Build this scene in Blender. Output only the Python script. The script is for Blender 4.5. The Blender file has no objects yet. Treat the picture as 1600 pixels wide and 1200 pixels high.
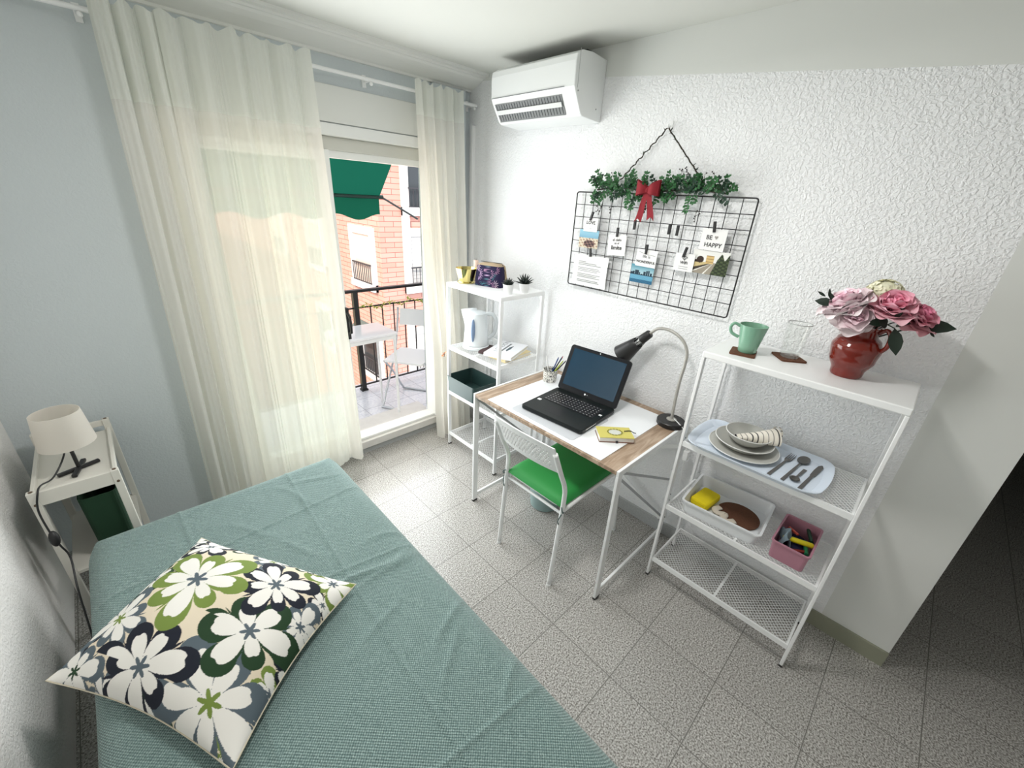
import bpy, math, random
from mathutils import Matrix, Vector, Euler
C = bpy.context.scene.collection
S = bpy.context.scene
PI = math.pi
rnd = random.Random(7)

# ---------------------------------------------------------------- camera
cam_d = bpy.data.cameras.new('camera'); cam = bpy.data.objects.new('camera', cam_d); C.objects.link(cam)
F_PX = 640.14
cam_d.sensor_width = 36; cam_d.lens = 36*F_PX/1600; cam_d.clip_start = .02; cam_d.clip_end = 200
r_ = Vector((.71907836, -.69284005, .05384214)); u_ = Vector((.24957775, .32978398, .91046882)); f_ = Vector((.64856554, .64126063, -.41005798))
m_ = Matrix((r_, u_, -f_)).transposed().to_4x4(); m_.translation = (-1.9643, -2.475, 1.7203)
cam.matrix_world = m_; S.camera = cam
# ---------------------------------------------------------------- world, sun, lights, exposure
w = bpy.data.worlds.new('world'); S.world = w; w.use_nodes = True
bg = w.node_tree.nodes['Background']; bg.inputs[0].default_value = (.93, .96, 1, 1); bg.inputs[1].default_value = 1.25
def light(name, kind, loc, energy, color=(1, 1, 1), size=None, size_y=None, aim=None, rot=None):
    d = bpy.data.lights.new(name, kind); o = bpy.data.objects.new(name, d); C.objects.link(o)
    d.energy = energy; d.color = color; o.location = loc
    if kind == 'AREA':
        d.shape = 'RECTANGLE'; d.size = size; d.size_y = size_y or size
    elif kind == 'SUN': d.angle = size or .01
    else: d.shadow_soft_size = size or .1
    if aim is not None: o.rotation_euler = (Vector(aim)-Vector(loc)).to_track_quat('-Z', 'Y').to_euler()
    return o
sun = light('sun', 'SUN', (-6, -6, 12), 3.0, (1, .88, .74), .02, aim=(-6+.62, -6+.48, 12-.62))
door_fill = light('doorway_fill_light', 'AREA', (-.98, -.22, 1.1), 21, (.93, .97, 1), 1.3, 1.75, aim=(-.95, -2.2, 1.15))  # added area light, strengthens what comes in by the door, hidden from camera
door_fill.visible_camera = False
glow = light('curtain_backlight', 'AREA', (-1.0, .15, 1.0), 8, (1, .94, .84), 1.25, 1.7, aim=(-1.0, -2.2, 1.0))  # added area light that makes the curtains glow from behind, hidden from camera
glow.visible_camera = False
S.view_settings.view_transform = 'Standard'; S.view_settings.look = 'None'
S.view_settings.exposure = .52; S.view_settings.gamma = 1
S.view_settings.use_curve_mapping = False
S.cycles.use_denoising = True; S.cycles.max_bounces = 10; S.cycles.transparent_max_bounces = 24
S.cycles.diffuse_bounces = 5; S.cycles.sample_clamp_indirect = 6; S.cycles.caustics_reflective = False

# ---------------------------------------------------------------- materials
def lin(c):
    return tuple((x/12.92 if x <= .04045 else ((x+.055)/1.055)**2.4) for x in c[:3])
def rgb(r, g, b): return lin((r/255, g/255, b/255))
def mat(name, col, rough=.6, metal=0, spec=.5, noise=0, nscale=20, bump=0, bscale=60, **kw):
    m = bpy.data.materials.new(name); m.use_nodes = True; nt = m.node_tree; p = nt.nodes['Principled BSDF']
    p.inputs['Base Color'].default_value = (*col, 1); p.inputs['Roughness'].default_value = rough
    p.inputs['Metallic'].default_value = metal; p.inputs['Specular IOR Level'].default_value = spec
    tc = nt.nodes.new('ShaderNodeTexCoord')
    if noise:
        n = nt.nodes.new('ShaderNodeTexNoise'); n.inputs['Scale'].default_value = nscale; n.inputs['Detail'].default_value = 5
        nt.links.new(tc.outputs['Object'], n.inputs['Vector'])
        mx = nt.nodes.new('ShaderNodeMix'); mx.data_type = 'RGBA'
        mx.inputs[6].default_value = (*[c*(1-noise) for c in col], 1); mx.inputs[7].default_value = (*[min(1, c*(1+noise)) for c in col], 1)
        nt.links.new(n.outputs['Fac'], mx.inputs[0]); nt.links.new(mx.outputs[2], p.inputs['Base Color'])
    if bump:
        n = nt.nodes.new('ShaderNodeTexNoise'); n.inputs['Scale'].default_value = bscale; n.inputs['Detail'].default_value = 3
        nt.links.new(tc.outputs['Object'], n.inputs['Vector'])
        b = nt.nodes.new('ShaderNodeBump'); b.inputs['Strength'].default_value = bump; b.inputs['Distance'].default_value = .005
        nt.links.new(n.outputs['Fac'], b.inputs['Height']); nt.links.new(b.outputs[0], p.inputs['Normal'])
    for k, v in kw.items(): p.inputs[k].default_value = v
    return m
class NG:                                   # tiny node-graph helper
    def __init__(s, m): s.nt = m.node_tree; s.p = s.nt.nodes['Principled BSDF']
    def n(s, t, **kw):
        x = s.nt.nodes.new('ShaderNode'+t)
        for k, v in kw.items(): setattr(x, k, v)
        return x
    def l(s, a, b): s.nt.links.new(a, b)
    def math(s, op, a, b=None, c=None):
        x = s.n('Math', operation=op)
        for i, v in enumerate((a, b, c)):
            if v is None: continue
            if isinstance(v, (int, float)): x.inputs[i].default_value = v
            else: s.l(v, x.inputs[i])
        return x.outputs[0]
    def mix(s, f, a, b):
        x = s.n('Mix', data_type='RGBA')
        for i, v in ((0, f), (6, a), (7, b)):
            if isinstance(v, (int, float)): x.inputs[i].default_value = v
            elif isinstance(v, tuple): x.inputs[i].default_value = (*v, 1)
            else: s.l(v, x.inputs[i])
        return x.outputs[2]
    def ramp(s, f, stops):
        x = s.n('ValToRGB'); e = x.color_ramp.elements
        while len(e) < len(stops): e.new(.5)
        for q, (pos, col) in zip(e, stops): q.position = pos; q.color = (*col, 1)
        s.l(f, x.inputs[0]); return x.outputs[0]

WHITE = (.80, .81, .82)
m_metal = mat('white_powder_coat', (.86, .87, .87), .35)
m_plastic = mat('white_plastic', (.83, .84, .84), .3)
m_black = mat('black_plastic', (.012, .012, .013), .4)
m_blackwire = mat('black_wire', (.010, .010, .011), .45)
m_ceil = mat('ceiling_paint', (.66, .67, .63), .9); m_cove = mat('cove_paint', (.78, .79, .76), .8)
m_frame = mat('white_door_frame', (.82, .83, .81), .4)
m_hallshade = mat('shaded_hall', (.02, .025, .025), .9)  # near-black colour puts the unlit hall's shade into its walls
m_wood = mat('oak_laminate', rgb(168, 145, 122), .45)
g = NG(m_wood); tc = g.n('TexCoord'); mp = g.n('Mapping'); mp.inputs['Scale'].default_value = (2.2, 16, 16); g.l(tc.outputs['Object'], mp.inputs[0])
nz = g.n('TexNoise'); nz.inputs['Scale'].default_value = 2.4; nz.inputs['Detail'].default_value = 7; nz.inputs['Distortion'].default_value = .8; g.l(mp.outputs[0], nz.inputs['Vector'])
g.l(g.ramp(nz.outputs[0], [(.3, rgb(128, 106, 86)), (.5, rgb(165, 142, 120)), (.7, rgb(196, 176, 156))]), g.p.inputs['Base Color'])

def stucco(name, col, masked=False):
    m = mat(name, col, .85, spec=.3); g = NG(m); geo = g.n('NewGeometry')
    n1 = g.n('TexNoise'); n1.inputs['Scale'].default_value = 88; n1.inputs['Detail'].default_value = 2.5; n1.inputs['Distortion'].default_value = .6
    g.l(geo.outputs['Position'], n1.inputs['Vector'])
    h = g.ramp(n1.outputs[0], [(.42, (0, 0, 0)), (.62, (1, 1, 1))])
    b = g.n('Bump'); b.inputs['Distance'].default_value = .0035; b.inputs['Strength'].default_value = .4
    if masked:                              # smooth plaster at the top band and at the free end of the wall
        sx = g.n('SeparateXYZ'); g.l(geo.outputs['Position'], sx.inputs[0])
        line = g.math('MULTIPLY_ADD', sx.outputs[1], .1025, 2.386)
        top = g.math('LESS_THAN', sx.outputs[2], line); end = g.math('GREATER_THAN', sx.outputs[1], -2.60)
        k = g.math('MULTIPLY', top, end); g.l(g.math('MULTIPLY', k, .62), b.inputs['Strength'])
        g.l(g.mix(k, (.70, .715, .69), col), g.p.inputs['Base Color'])
    g.l(h, b.inputs['Height']); g.l(b.outputs[0], g.p.inputs['Normal'])
    return m
m_wallR = stucco('white_stucco_and_plaster', (.84, .85, .86), True)
m_wallB = stucco('shaded_white_stucco', (.60, .65, .67)); m_wallB.node_tree.nodes['Bump'].inputs['Strength'].default_value = .2  # white paint with the window wall's shade put into a greyer colour
m_wallL = stucco('white_stucco', (.85, .83, .81))

def tiles(name, cols, seam, ox, oy, pitch, rough, nscale, bumpy=.1):
    m = mat(name, cols[1], rough); g = NG(m); geo = g.n('NewGeometry')
    sx = g.n('SeparateXYZ'); g.l(geo.outputs['Position'], sx.inputs[0])
    ds = []; ids = []
    for k, o in ((0, ox), (1, oy)):
        a = g.math('DIVIDE', g.math('SUBTRACT', sx.outputs[k], o-30*pitch), pitch)
        fr = g.math('FRACT', a); ids.append(g.math('FLOOR', a))
        ds.append(g.math('MINIMUM', fr, g.math('SUBTRACT', 1, fr)))
    d = g.math('MINIMUM', ds[0], ds[1]); isseam = g.math('LESS_THAN', d, (.0016 if nscale > 100 else .0028)/pitch)
    n1 = g.n('TexNoise'); n1.inputs['Scale'].default_value = nscale; n1.inputs['Detail'].default_value = 2; g.l(geo.outputs['Position'], n1.inputs['Vector'])
    c1 = g.ramp(n1.outputs[0], [(.35, cols[0]), (.45, cols[1]), (.56, cols[2]), (.67, cols[3])])
    cb = g.n('CombineXYZ'); g.l(ids[0], cb.inputs[0]); g.l(ids[1], cb.inputs[1])
    wn = g.n('TexWhiteNoise'); g.l(cb.outputs[0], wn.inputs['Vector'])
    tint = g.ramp(wn.outputs[0], [(0, (.93, .93, .93)), (1, (1, 1, 1))])
    mu = g.n('Mix', data_type='RGBA', blend_type='MULTIPLY'); mu.inputs[0].default_value = 1; g.l(c1, mu.inputs[6]); g.l(tint, mu.inputs[7])
    g.l(g.mix(isseam, mu.outputs[2], seam), g.p.inputs['Base Color'])
    b = g.n('Bump'); b.inputs['Distance'].default_value = .002; b.inputs['Strength'].default_value = bumpy
    g.l(g.math('SUBTRACT', n1.outputs[0], isseam), b.inputs['Height']); g.l(b.outputs[0], g.p.inputs['Normal'])
    return m
m_floor = tiles('speckled_terrazzo_tiles', [rgb(112, 108, 104), rgb(158, 155, 150), rgb(184, 182, 178), rgb(214, 212, 208)], rgb(118, 116, 112), -.01, -.28, .30, .22, 170)
m_balc = tiles('pale_balcony_tiles', [(.66, .66, .72), (.72, .72, .78), (.76, .76, .80), (.8, .8, .83)], (.45, .45, .5), -.3, .25, .2, .2, 60)
m_base = mat('speckled_skirting', rgb(176, 178, 178), .4, noise=.3, nscale=150)
m_base2 = mat('olive_grey_skirting', rgb(146, 148, 130), .7)

# bedspread weave
m_bed = mat('teal_woven_cotton', rgb(112, 142, 138), .9, spec=.15); g = NG(m_bed); tc = g.n('TexCoord')
sx = g.n('SeparateXYZ'); g.l(tc.outputs['Object'], sx.inputs[0])
P_ = 2*PI/.0082
sa = g.math('SINE', g.math('MULTIPLY', sx.outputs[0], P_)); sb = g.math('SINE', g.math('MULTIPLY', g.math('ADD', sx.outputs[1], sx.outputs[2]), P_))
wv = g.math('MULTIPLY', sa, sb); n1 = g.n('TexNoise'); n1.inputs['Scale'].default_value = 260; g.l(tc.outputs['Object'], n1.inputs['Vector'])
f1 = g.math('MULTIPLY_ADD', wv, .30, g.math('MULTIPLY', n1.outputs[0], .9))
g.l(g.ramp(f1, [(.10, rgb(80, 102, 101)), (.45, rgb(113, 136, 133)), (.80, rgb(158, 178, 174))]), g.p.inputs['Base Color'])
b = g.n('Bump'); b.inputs['Distance'].default_value = .003; b.inputs['Strength'].default_value = .5; g.l(wv, b.inputs['Height']); g.l(b.outputs[0], g.p.inputs['Normal'])
g.p.inputs['Sheen Weight'].default_value = .2

def sheer(name, alpha, col=(.93, .93, .86)):
    m = bpy.data.materials.new(name); m.use_nodes = True; nt = m.node_tree; nt.nodes.clear()
    o = nt.nodes.new('ShaderNodeOutputMaterial'); t = nt.nodes.new('ShaderNodeBsdfTransparent'); d = nt.nodes.new('ShaderNodeBsdfDiffuse'); tl = nt.nodes.new('ShaderNodeBsdfTranslucent')
    d.inputs[0].default_value = (*col, 1); tl.inputs[0].default_value = (*col, 1)
    a = nt.nodes.new('ShaderNodeMixShader'); a.inputs[0].default_value = .5; nt.links.new(d.outputs[0], a.inputs[1]); nt.links.new(tl.outputs[0], a.inputs[2])
    b = nt.nodes.new('ShaderNodeMixShader'); b.inputs[0].default_value = 1-alpha; nt.links.new(t.outputs[0], b.inputs[1]); nt.links.new(a.outputs[0], b.inputs[2])
    nt.links.new(b.outputs[0], o.inputs[0]); return m
m_sheer = sheer('sheer_cream_voile', .20, (.95, .935, .885)); m_hem = sheer('doubled_cream_hem', .06, (.88, .89, .84))
m_awn = sheer('green_awning_canvas', 0, rgb(30, 104, 84))
def glass(name, tint=(1, 1, 1), thin=True):
    m = bpy.data.materials.new(name); m.use_nodes = True; nt = m.node_tree
    if thin:
        nt.nodes.clear(); o = nt.nodes.new('ShaderNodeOutputMaterial'); t = nt.nodes.new('ShaderNodeBsdfTransparent'); t.inputs[0].default_value = (*tint, 1)
        gl = nt.nodes.new('ShaderNodeBsdfGlossy'); gl.inputs['Roughness'].default_value = .02; fr = nt.nodes.new('ShaderNodeLayerWeight'); fr.inputs[0].default_value = .5; pw = nt.nodes.new('ShaderNodeMath'); pw.operation = 'POWER'; pw.inputs[1].default_value = 3.5; pw.use_clamp = True; nt.links.new(fr.outputs['Facing'], pw.inputs[0])
        sc_ = nt.nodes.new('ShaderNodeMath'); sc_.operation = 'MULTIPLY_ADD'; sc_.inputs[1].default_value = .55; sc_.inputs[2].default_value = .03; nt.links.new(pw.outputs[0], sc_.inputs[0])
        mx = nt.nodes.new('ShaderNodeMixShader'); nt.links.new(sc_.outputs[0], mx.inputs[0]); nt.links.new(t.outputs[0], mx.inputs[1]); nt.links.new(gl.outputs[0], mx.inputs[2]); nt.links.new(mx.outputs[0], o.inputs[0])
    return m
m_pane = glass('window_glass', (.95, .98, .97))
m_tumbler = glass('clear_tumbler_glass', (.99, .995, .99))
m_attr = {}
def attr_mat(rough=.8, spec=.3):
    k = (rough, spec)
    if k not in m_attr:
        m = mat('printed_pattern_%d' % (rough*100), (1, 1, 1), rough, spec=spec); g = NG(m); a = g.n('VertexColor', layer_name='Col'); g.l(a.outputs[0], g.p.inputs['Base Color']); m_attr[k] = m
    return m_attr[k]

# ---------------------------------------------------------------- mesh helpers
class MB:
    def __init__(s): s.v = []; s.f = []; s.mi = []; s.col = []; s.T = Matrix.Identity(4); s.m = 0
    def add(s, vs, fs):
        b = len(s.v); s.v += [s.T @ Vector(p) for p in vs]; s.f += [tuple(b+i for i in f) for f in fs]; s.mi += [s.m]*len(fs); return s
    def box(s, x0, x1, y0, y1, z0, z1):
        return s.add([(x0, y0, z0), (x1, y0, z0), (x1, y1, z0), (x0, y1, z0), (x0, y0, z1), (x1, y0, z1), (x1, y1, z1), (x0, y1, z1)],
                     [(0, 3, 2, 1), (4, 5, 6, 7), (0, 1, 5, 4), (1, 2, 6, 5), (2, 3, 7, 6), (3, 0, 4, 7)])
    def rbox(s, x0, x1, y0, y1, z0, z1, r, n=4):        # rounded vertical corners
        pts = []
        for cx, cy, a0 in ((x1-r, y1-r, 0), (x0+r, y1-r, 90), (x0+r, y0+r, 180), (x1-r, y0+r, 270)):
            for i in range(n+1):
                a = math.radians(a0+90*i/n); pts.append((cx+r*math.cos(a), cy+r*math.sin(a)))
        return s.prism(pts, z0, z1)
    def prism(s, pts, z0, z1, s1=1):
        n = len(pts); cx = sum(p[0] for p in pts)/n; cy = sum(p[1] for p in pts)/n
        vs = [(x, y, z0) for x, y in pts]+[(cx+(x-cx)*s1, cy+(y-cy)*s1, z1) for x, y in pts]
        fs = [(i, (i+1) % n, n+(i+1) % n, n+i) for i in range(n)]+[tuple(range(n))[::-1], tuple(range(n, 2*n))]
        return s.add(vs, fs)
    def bar(s, a, b, w, h, up=(0, 0, 1)):
        a = Vector(a); b = Vector(b); d = (b-a).normalized(); u = Vector(up)
        if abs(d.dot(u)) > .99: u = Vector((1, 0, 0))
        x = d.cross(u).normalized()*w/2; y = x.cross(d).normalized()*h/2
        vs = [p+sx*x+sy*y for p in (a, b) for sx, sy in ((-1, -1), (1, -1), (1, 1), (-1, 1))]
        return s.add(vs, [(0, 1, 2, 3)[::-1], (4, 5, 6, 7), (0, 1, 5, 4), (1, 2, 6, 5), (2, 3, 7, 6), (3, 0, 4, 7)])
    def tube(s, path, r, n=10, closed=False, caps=True):
        P = [Vector(p) for p in path]; k = len(P); rs = r if isinstance(r, (list, tuple)) else [r]*k
        up = None; rings = []
        for i in range(k):
            a = P[(i-1) % k] if (closed or i > 0) else P[i]; c = P[(i+1) % k] if (closed or i < k-1) else P[i]
            d = (c-a); d = d.normalized() if d.length > 1e-9 else Vector((0, 0, 1))
            if up is None: up = d.orthogonal().normalized()
            up = (up-d*up.dot(d)); up = up.normalized() if up.length > 1e-6 else d.orthogonal().normalized()
            sd = d.cross(up)
            rings.append([P[i]+(up*math.cos(t*2*PI/n)+sd*math.sin(t*2*PI/n))*rs[i] for t in range(n)])
        vs = [p for rg in rings for p in rg]; fs = []
        for i in range(k if closed else k-1):
            j = (i+1) % k
            for t in range(n): fs.append((i*n+t, i*n+(t+1) % n, j*n+(t+1) % n, j*n+t))
        if caps and not closed: fs += [tuple(range(n))[::-1], tuple(range((k-1)*n, k*n))]
        return s.add(vs, fs)
    def lathe(s, prof, c=(0, 0, 0), n=32, caps=False):
        vs = []; fs = []; k = len(prof)
        for r, z in prof:
            for t in range(n): a = 2*PI*t/n; vs.append((c[0]+r*math.cos(a), c[1]+r*math.sin(a), c[2]+z))
        for i in range(k-1):
            for t in range(n): fs.append((i*n+t, i*n+(t+1) % n, (i+1)*n+(t+1) % n, (i+1)*n+t))
        if caps: fs += [tuple(range(n))[::-1], tuple(range((k-1)*n, k*n))]
        return s.add(vs, fs)
    def ball(s, c, r, n=10, m=7, sc=(1, 1, 1)):
        vs = []; fs = []
        for i in range(m+1):
            a = PI*i/m
            for t in range(n): b = 2*PI*t/n; vs.append((c[0]+r*sc[0]*math.sin(a)*math.cos(b), c[1]+r*sc[1]*math.sin(a)*math.sin(b), c[2]+r*sc[2]*math.cos(a)))
        for i in range(m):
            for t in range(n): fs.append((i*n+t, (i+1)*n+t, (i+1)*n+(t+1) % n, i*n+(t+1) % n))
        return s.add(vs, fs)
    def grid(s, nx, ny, fn, col=None, closed_u=False):
        vs = []; cs = []
        for j in range(ny+1):
            for i in range(nx+1):
                u = i/nx; v = j/ny; vs.append(fn(u, v))
                if col: cs.append(col(u, v))
        b0 = len(s.v)
        fs = [(j*(nx+1)+i, j*(nx+1)+i+1, (j+1)*(nx+1)+i+1, (j+1)*(nx+1)+i) for j in range(ny) for i in range(nx)]
        s.add(vs, fs)
        if col:
            while len(s.col) < b0: s.col.append((.9, .9, .9))
            s.col += cs
        return s
    def build(s, name, m, parent=None, world=True, smooth=False, bevel=0, subsurf=0):
        off = Vector((0, 0, 0))
        if parent is not None and world:
            q = parent
            while q is not None: off += q.location; q = q.parent
        me = bpy.data.meshes.new(name); me.from_pydata([tuple(p-off) for p in s.v], [], s.f)
        ms = m if isinstance(m, (list, tuple)) else [m]
        for q in ms: me.materials.append(q)
        if len(ms) > 1: me.polygons.foreach_set('material_index', s.mi)
        if s.col:
            while len(s.col) < len(s.v): s.col.append((.9, .9, .9))
            a = me.color_attributes.new('Col', 'FLOAT_COLOR', 'POINT')
            a.data.foreach_set('color', [x for c in s.col for x in (*c, 1)])
        if smooth: me.polygons.foreach_set('use_smooth', [True]*len(me.polygons))
        me.update()
        o = bpy.data.objects.new(name, me); C.objects.link(o)
        if parent is not None: o.parent = parent
        if smooth and smooth != 2:
            me.set_sharp_from_angle(angle=math.radians(40))
        if bevel:
            b = o.modifiers.new('bevel', 'BEVEL'); b.width = bevel; b.segments = 2; b.limit_method = 'ANGLE'; b.angle_limit = math.radians(50)
        if subsurf:
            b = o.modifiers.new('sub', 'SUBSURF'); b.levels = subsurf; b.render_levels = subsurf
        return o
def Tm(loc=(0, 0, 0), rz=0, rx=0, ry=0): return Matrix.Translation(loc) @ Euler((rx, ry, rz)).to_matrix().to_4x4()
def thing(name, label, cat, loc=(0, 0, 0), rz=0, group=None, rot=None):
    o = bpy.data.objects.new(name, None); C.objects.link(o); o.empty_display_size = .05
    o.location = loc; o.rotation_euler = rot or (0, 0, rz); return tag(o, label, cat, group)
def tag(o, label, cat, group=None):
    o['label'] = label; o['category'] = cat
    if group: o['group'] = group
    return o
def struct(o): o['kind'] = 'structure'; return o
def dup(root, loc, label, rz=None):
    r = root.copy(); C.objects.link(r); r.location = loc; r['label'] = label
    if rz is not None: r.rotation_euler = (0, 0, rz)
    for ch in list(root.children):
        c = ch.copy(); C.objects.link(c); c.parent = r
        for gch in ch.children:
            d = gch.copy(); C.objects.link(d); d.parent = c
    return r
def text(name, body, size, m, parent, T, align='CENTER', ext=.0004, bold=0):
    cu = bpy.data.curves.new(name, 'FONT'); cu.body = body; cu.size = size; cu.align_x = align; cu.align_y = 'CENTER'; cu.extrude = ext; cu.offset = bold; cu.resolution_u = 2
    t = bpy.data.objects.new(name, cu); C.objects.link(t)
    dg = bpy.context.evaluated_depsgraph_get(); me = bpy.data.meshes.new_from_object(t.evaluated_get(dg)); bpy.data.objects.remove(t); bpy.data.curves.remove(cu)
    me.materials.clear(); me.materials.append(m); me.transform(T)
    o = bpy.data.objects.new(name, me); C.objects.link(o); o.parent = parent; return o
def arc(c, r, a0, a1, n, ax='xz'):
    out = []
    for i in range(n+1):
        a = math.radians(a0+(a1-a0)*i/n); p = [c[0], c[1], c[2]]
        p['xyz'.index(ax[0])] += r*math.cos(a); p['xyz'.index(ax[1])] += r*math.sin(a); out.append(tuple(p))
    return out
def smoothpath(pts, n=8):
    P = [Vector(p) for p in pts]; out = []
    for i in range(len(P)-1):
        p0 = P[max(i-1, 0)]; p1 = P[i]; p2 = P[i+1]; p3 = P[min(i+2, len(P)-1)]
        for k in range(n):
            t = k/n; out.append(.5*((2*p1)+(p2-p0)*t+(2*p0-5*p1+4*p2-p3)*t*t+(3*p1-p0-3*p2+p3)*t**3))
    out.append(P[-1]); return out

# ================================================================ THE SETTING
H = 2.40; XL = -2.42; YN = -4.0; YE = -2.84; DX0, DX1, DZ0, DZ1 = -1.62, -.30, .10, 2.02
struct(MB().box(XL-.1, 3.3, YN-.1, .0, -.1, 0).build('floor', m_floor))
struct(MB().box(XL-.1, 3.3, YN-.1, .2, H, H+.12).build('ceiling', m_ceil))
wb = MB(); wb.box(XL-.1, DX0, 0, .16, 0, H); wb.box(DX1, .12, 0, .16, 0, H); wb.box(DX0, DX1, 0, .16, DZ1, H); wb.box(DX0, DX1, 0, .16, -.1, .045)
struct(wb.build('wall_back', m_wallB))
struct(MB().box(0, .12, YE, 0, 0, H).build('wall_right', m_wallR))
struct(MB().box(XL-.1, XL, YN, 0, 0, H).build('wall_left', m_wallL))
struct(MB().box(XL-.1, 3.3, YN-.1, YN, 0, H).build('wall_near', m_wallL))
struct(MB().box(.12, 3.3, YE, YE+.1, 0, H).build('wall_hall', m_hallshade))
struct(MB().box(3.2, 3.3, YN, YE, 0, H).build('wall_hall_end', m_hallshade))
struct(MB().box(-.012, 0, -2.55, -.012, 0, .078).build('baseboard_right', m_base, bevel=.002))
struct(MB().box(-.012, 0, YE, -2.551, 0, .078).build('baseboard_end', m_base2))
struct(MB().box(XL, .0, -.012, 0, 0, .06).build('baseboard_back', m_base))
# stepped cove moulding along the window wall
pr = [(0, 2.325), (-.018, 2.325), (-.022, 2.335), (-.04, 2.338), (-.06, 2.345), (-.095, 2.358), (-.125, 2.372), (-.135, 2.380), (-.15, 2.380), (-.155, 2.388), (-.185, 2.388), (-.19, 2.40), (0, 2.40)]
mb = MB(); n = len(pr); mb.add([(x, y, z) for x in (XL, 0) for y, z in pr], [(i, (i+1) % n, n+(i+1) % n, n+i) for i in range(n)]+[tuple(range(n)), tuple(range(n, 2*n))[::-1]])
struct(mb.build('trim_1', m_cove))
struct(MB().box(DX0-.06, DX1+.12, -.012, 0, 2.035, 2.20).build('trim_2', mat('shutter_box_panel', (.74, .75, .72), .6), bevel=.003))
struct(MB().box(DX0, DX1, -.03, .3, .045, .10).build('trim_3', mat('pale_stone_sill', (.72, .70, .67), .35, noise=.1), bevel=.004))
struct(MB().box(-.30, -.06, -.035, 0, 0, H-.08).build('trim_4', m_wallB))
# door frame, stiles, panes
dr = thing('door_1', '', '', (DX0, 0, .1)); del dr['label']; del dr['category']; struct(dr)
mb = MB()
mb.box(DX0-.05, DX1+.05, -.02, .06, 1.975, 2.03); mb.box(DX0-.05, DX0+.03, -.02, .1, .1, 1.975); mb.box(DX1-.03, DX1+.05, -.02, .1, .1, 1.975)
mb.box(DX0, DX1, .0, .1, .10, .118)
mb.build('door_frame', m_frame, dr, bevel=.004)
MB().box(DX0, DX1, .03, .12, 1.91, 1.975).build('roller_shutter', mat('shutter_slats', (.60, .60, .55), .6), dr, bevel=.004)
mb = MB()
for x0, x1, y in ((DX0+.03, -.94, .03), (DX0+.06, -.93, .075)):
    mb.box(x0, x0+.05, y-.018, y+.018, .118, 1.91); mb.box(x1-.055, x1, y-.018, y+.018, .118, 1.91); mb.box(x0+.05, x1-.055, y-.018, y+.018, 1.86, 1.91); mb.box(x0+.05, x1-.055, y-.018, y+.018, .118, .18)
mb.build('sliding_sash', m_frame, dr, bevel=.003)
mb = MB()
mb.box(-1.54, -.995, .028, .032, .18, 1.86); mb.box(-1.51, -.985, .073, .077, .18, 1.86)
mb.build('glass_pane', m_pane, dr)
MB().box(-.93, DX1, .04, .085, 1.875, 1.91).build('top_rail', m_frame, dr)
mb = MB(); mb.box(-.958, -.938, -.012, .012, .86, 1.06); mb.tube([(-.948, -.012, .9), (-.948, -.04, .91), (-.948, -.045, .96), (-.948, -.04, 1.01), (-.948, -.012, 1.03)], .009, 8)
mb.build('door_handle', m_black, dr, bevel=.002)

# ================================================================ BALCONY AND STREET
struct(MB().box(-3.2, .9, .161, .95, -.1, .08).build('balcony_floor', m_balc))
rl = thing('balcony_railing', 'black metal balcony railing with a thick top rail and thin bars', 'railing', (-.5, .81, .08))
mb = MB(); mb.bar((-3.1, .81, .97), (.8, .81, .97), .045, .022); mb.build('top_rail', m_blackwire, rl, bevel=.003)
mb = MB(); mb.bar((-3.1, .81, .83), (.8, .81, .83), .012, .012); mb.bar((-3.1, .81, .13), (.8, .81, .13), .012, .012); mb.build('cross_rail', m_blackwire, rl)
for x in (-2.7, -1.62, -.535, .55):
    mb = MB(); mb.box(x-.02, x+.02, .79, .83, .09, .96); mb.box(x-.028, x+.028, .782, .838, .08, .095); mb.build('post', m_blackwire, rl)
for i in range(36):
    x = -3.0+i*.108
    if min(abs(x-q) for q in (-2.7, -1.62, -.535, .55)) < .04: continue
    MB().tube([(x, .81, .13), (x, .81, .83)], .006, 6).build('bar', m_blackwire, rl)
m_vine = mat('yellow_green_leaf', rgb(178, 190, 90), .6)
vn = thing('leaf_garland', 'thin green and yellow leafy string wound along the balcony railing', 'garland', (-.3, .81, .83))
pth = [(-.5+i*.03, .795+.012*math.sin(i*1.3), .835+.018*math.sin(i*.9)) for i in range(26)]
MB().tube(smoothpath(pth, 3), .0025, 5).build('stem', m_vine, vn)
mb = MB()
def leaf(mb, p, d, L, W, up=(0, 0, 1), fold=.15, curl=0.0):
    d = Vector(d).normalized(); s = d.cross(Vector(up)); s = s.normalized() if s.length > 1e-4 else d.orthogonal().normalized(); nn = s.cross(d)
    p = Vector(p); pts = []
    prof = [(0, .05), (.25, .8), (.5, 1), (.75, .7), (1, .03)]
    vs = []
    for t, wd in prof:
        c = p+d*L*t-nn*curl*L*t*t
        vs += [c-s*W*wd/2+nn*fold*W*wd, c, c+s*W*wd/2+nn*fold*W*wd]
    fs = []
    for i in range(4):
        fs += [(i*3, i*3+1, i*3+4, i*3+3), (i*3+1, i*3+2, i*3+5, i*3+4)]
    mb.add(vs, fs)
for p in pth:
    for k in range(2): leaf(mb, p, (rnd.uniform(-1, 1), rnd.uniform(-1, .3), rnd.uniform(-.8, .8)), .03, .02)
mb.build('leaves', m_vine, vn, smooth=2)

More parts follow.
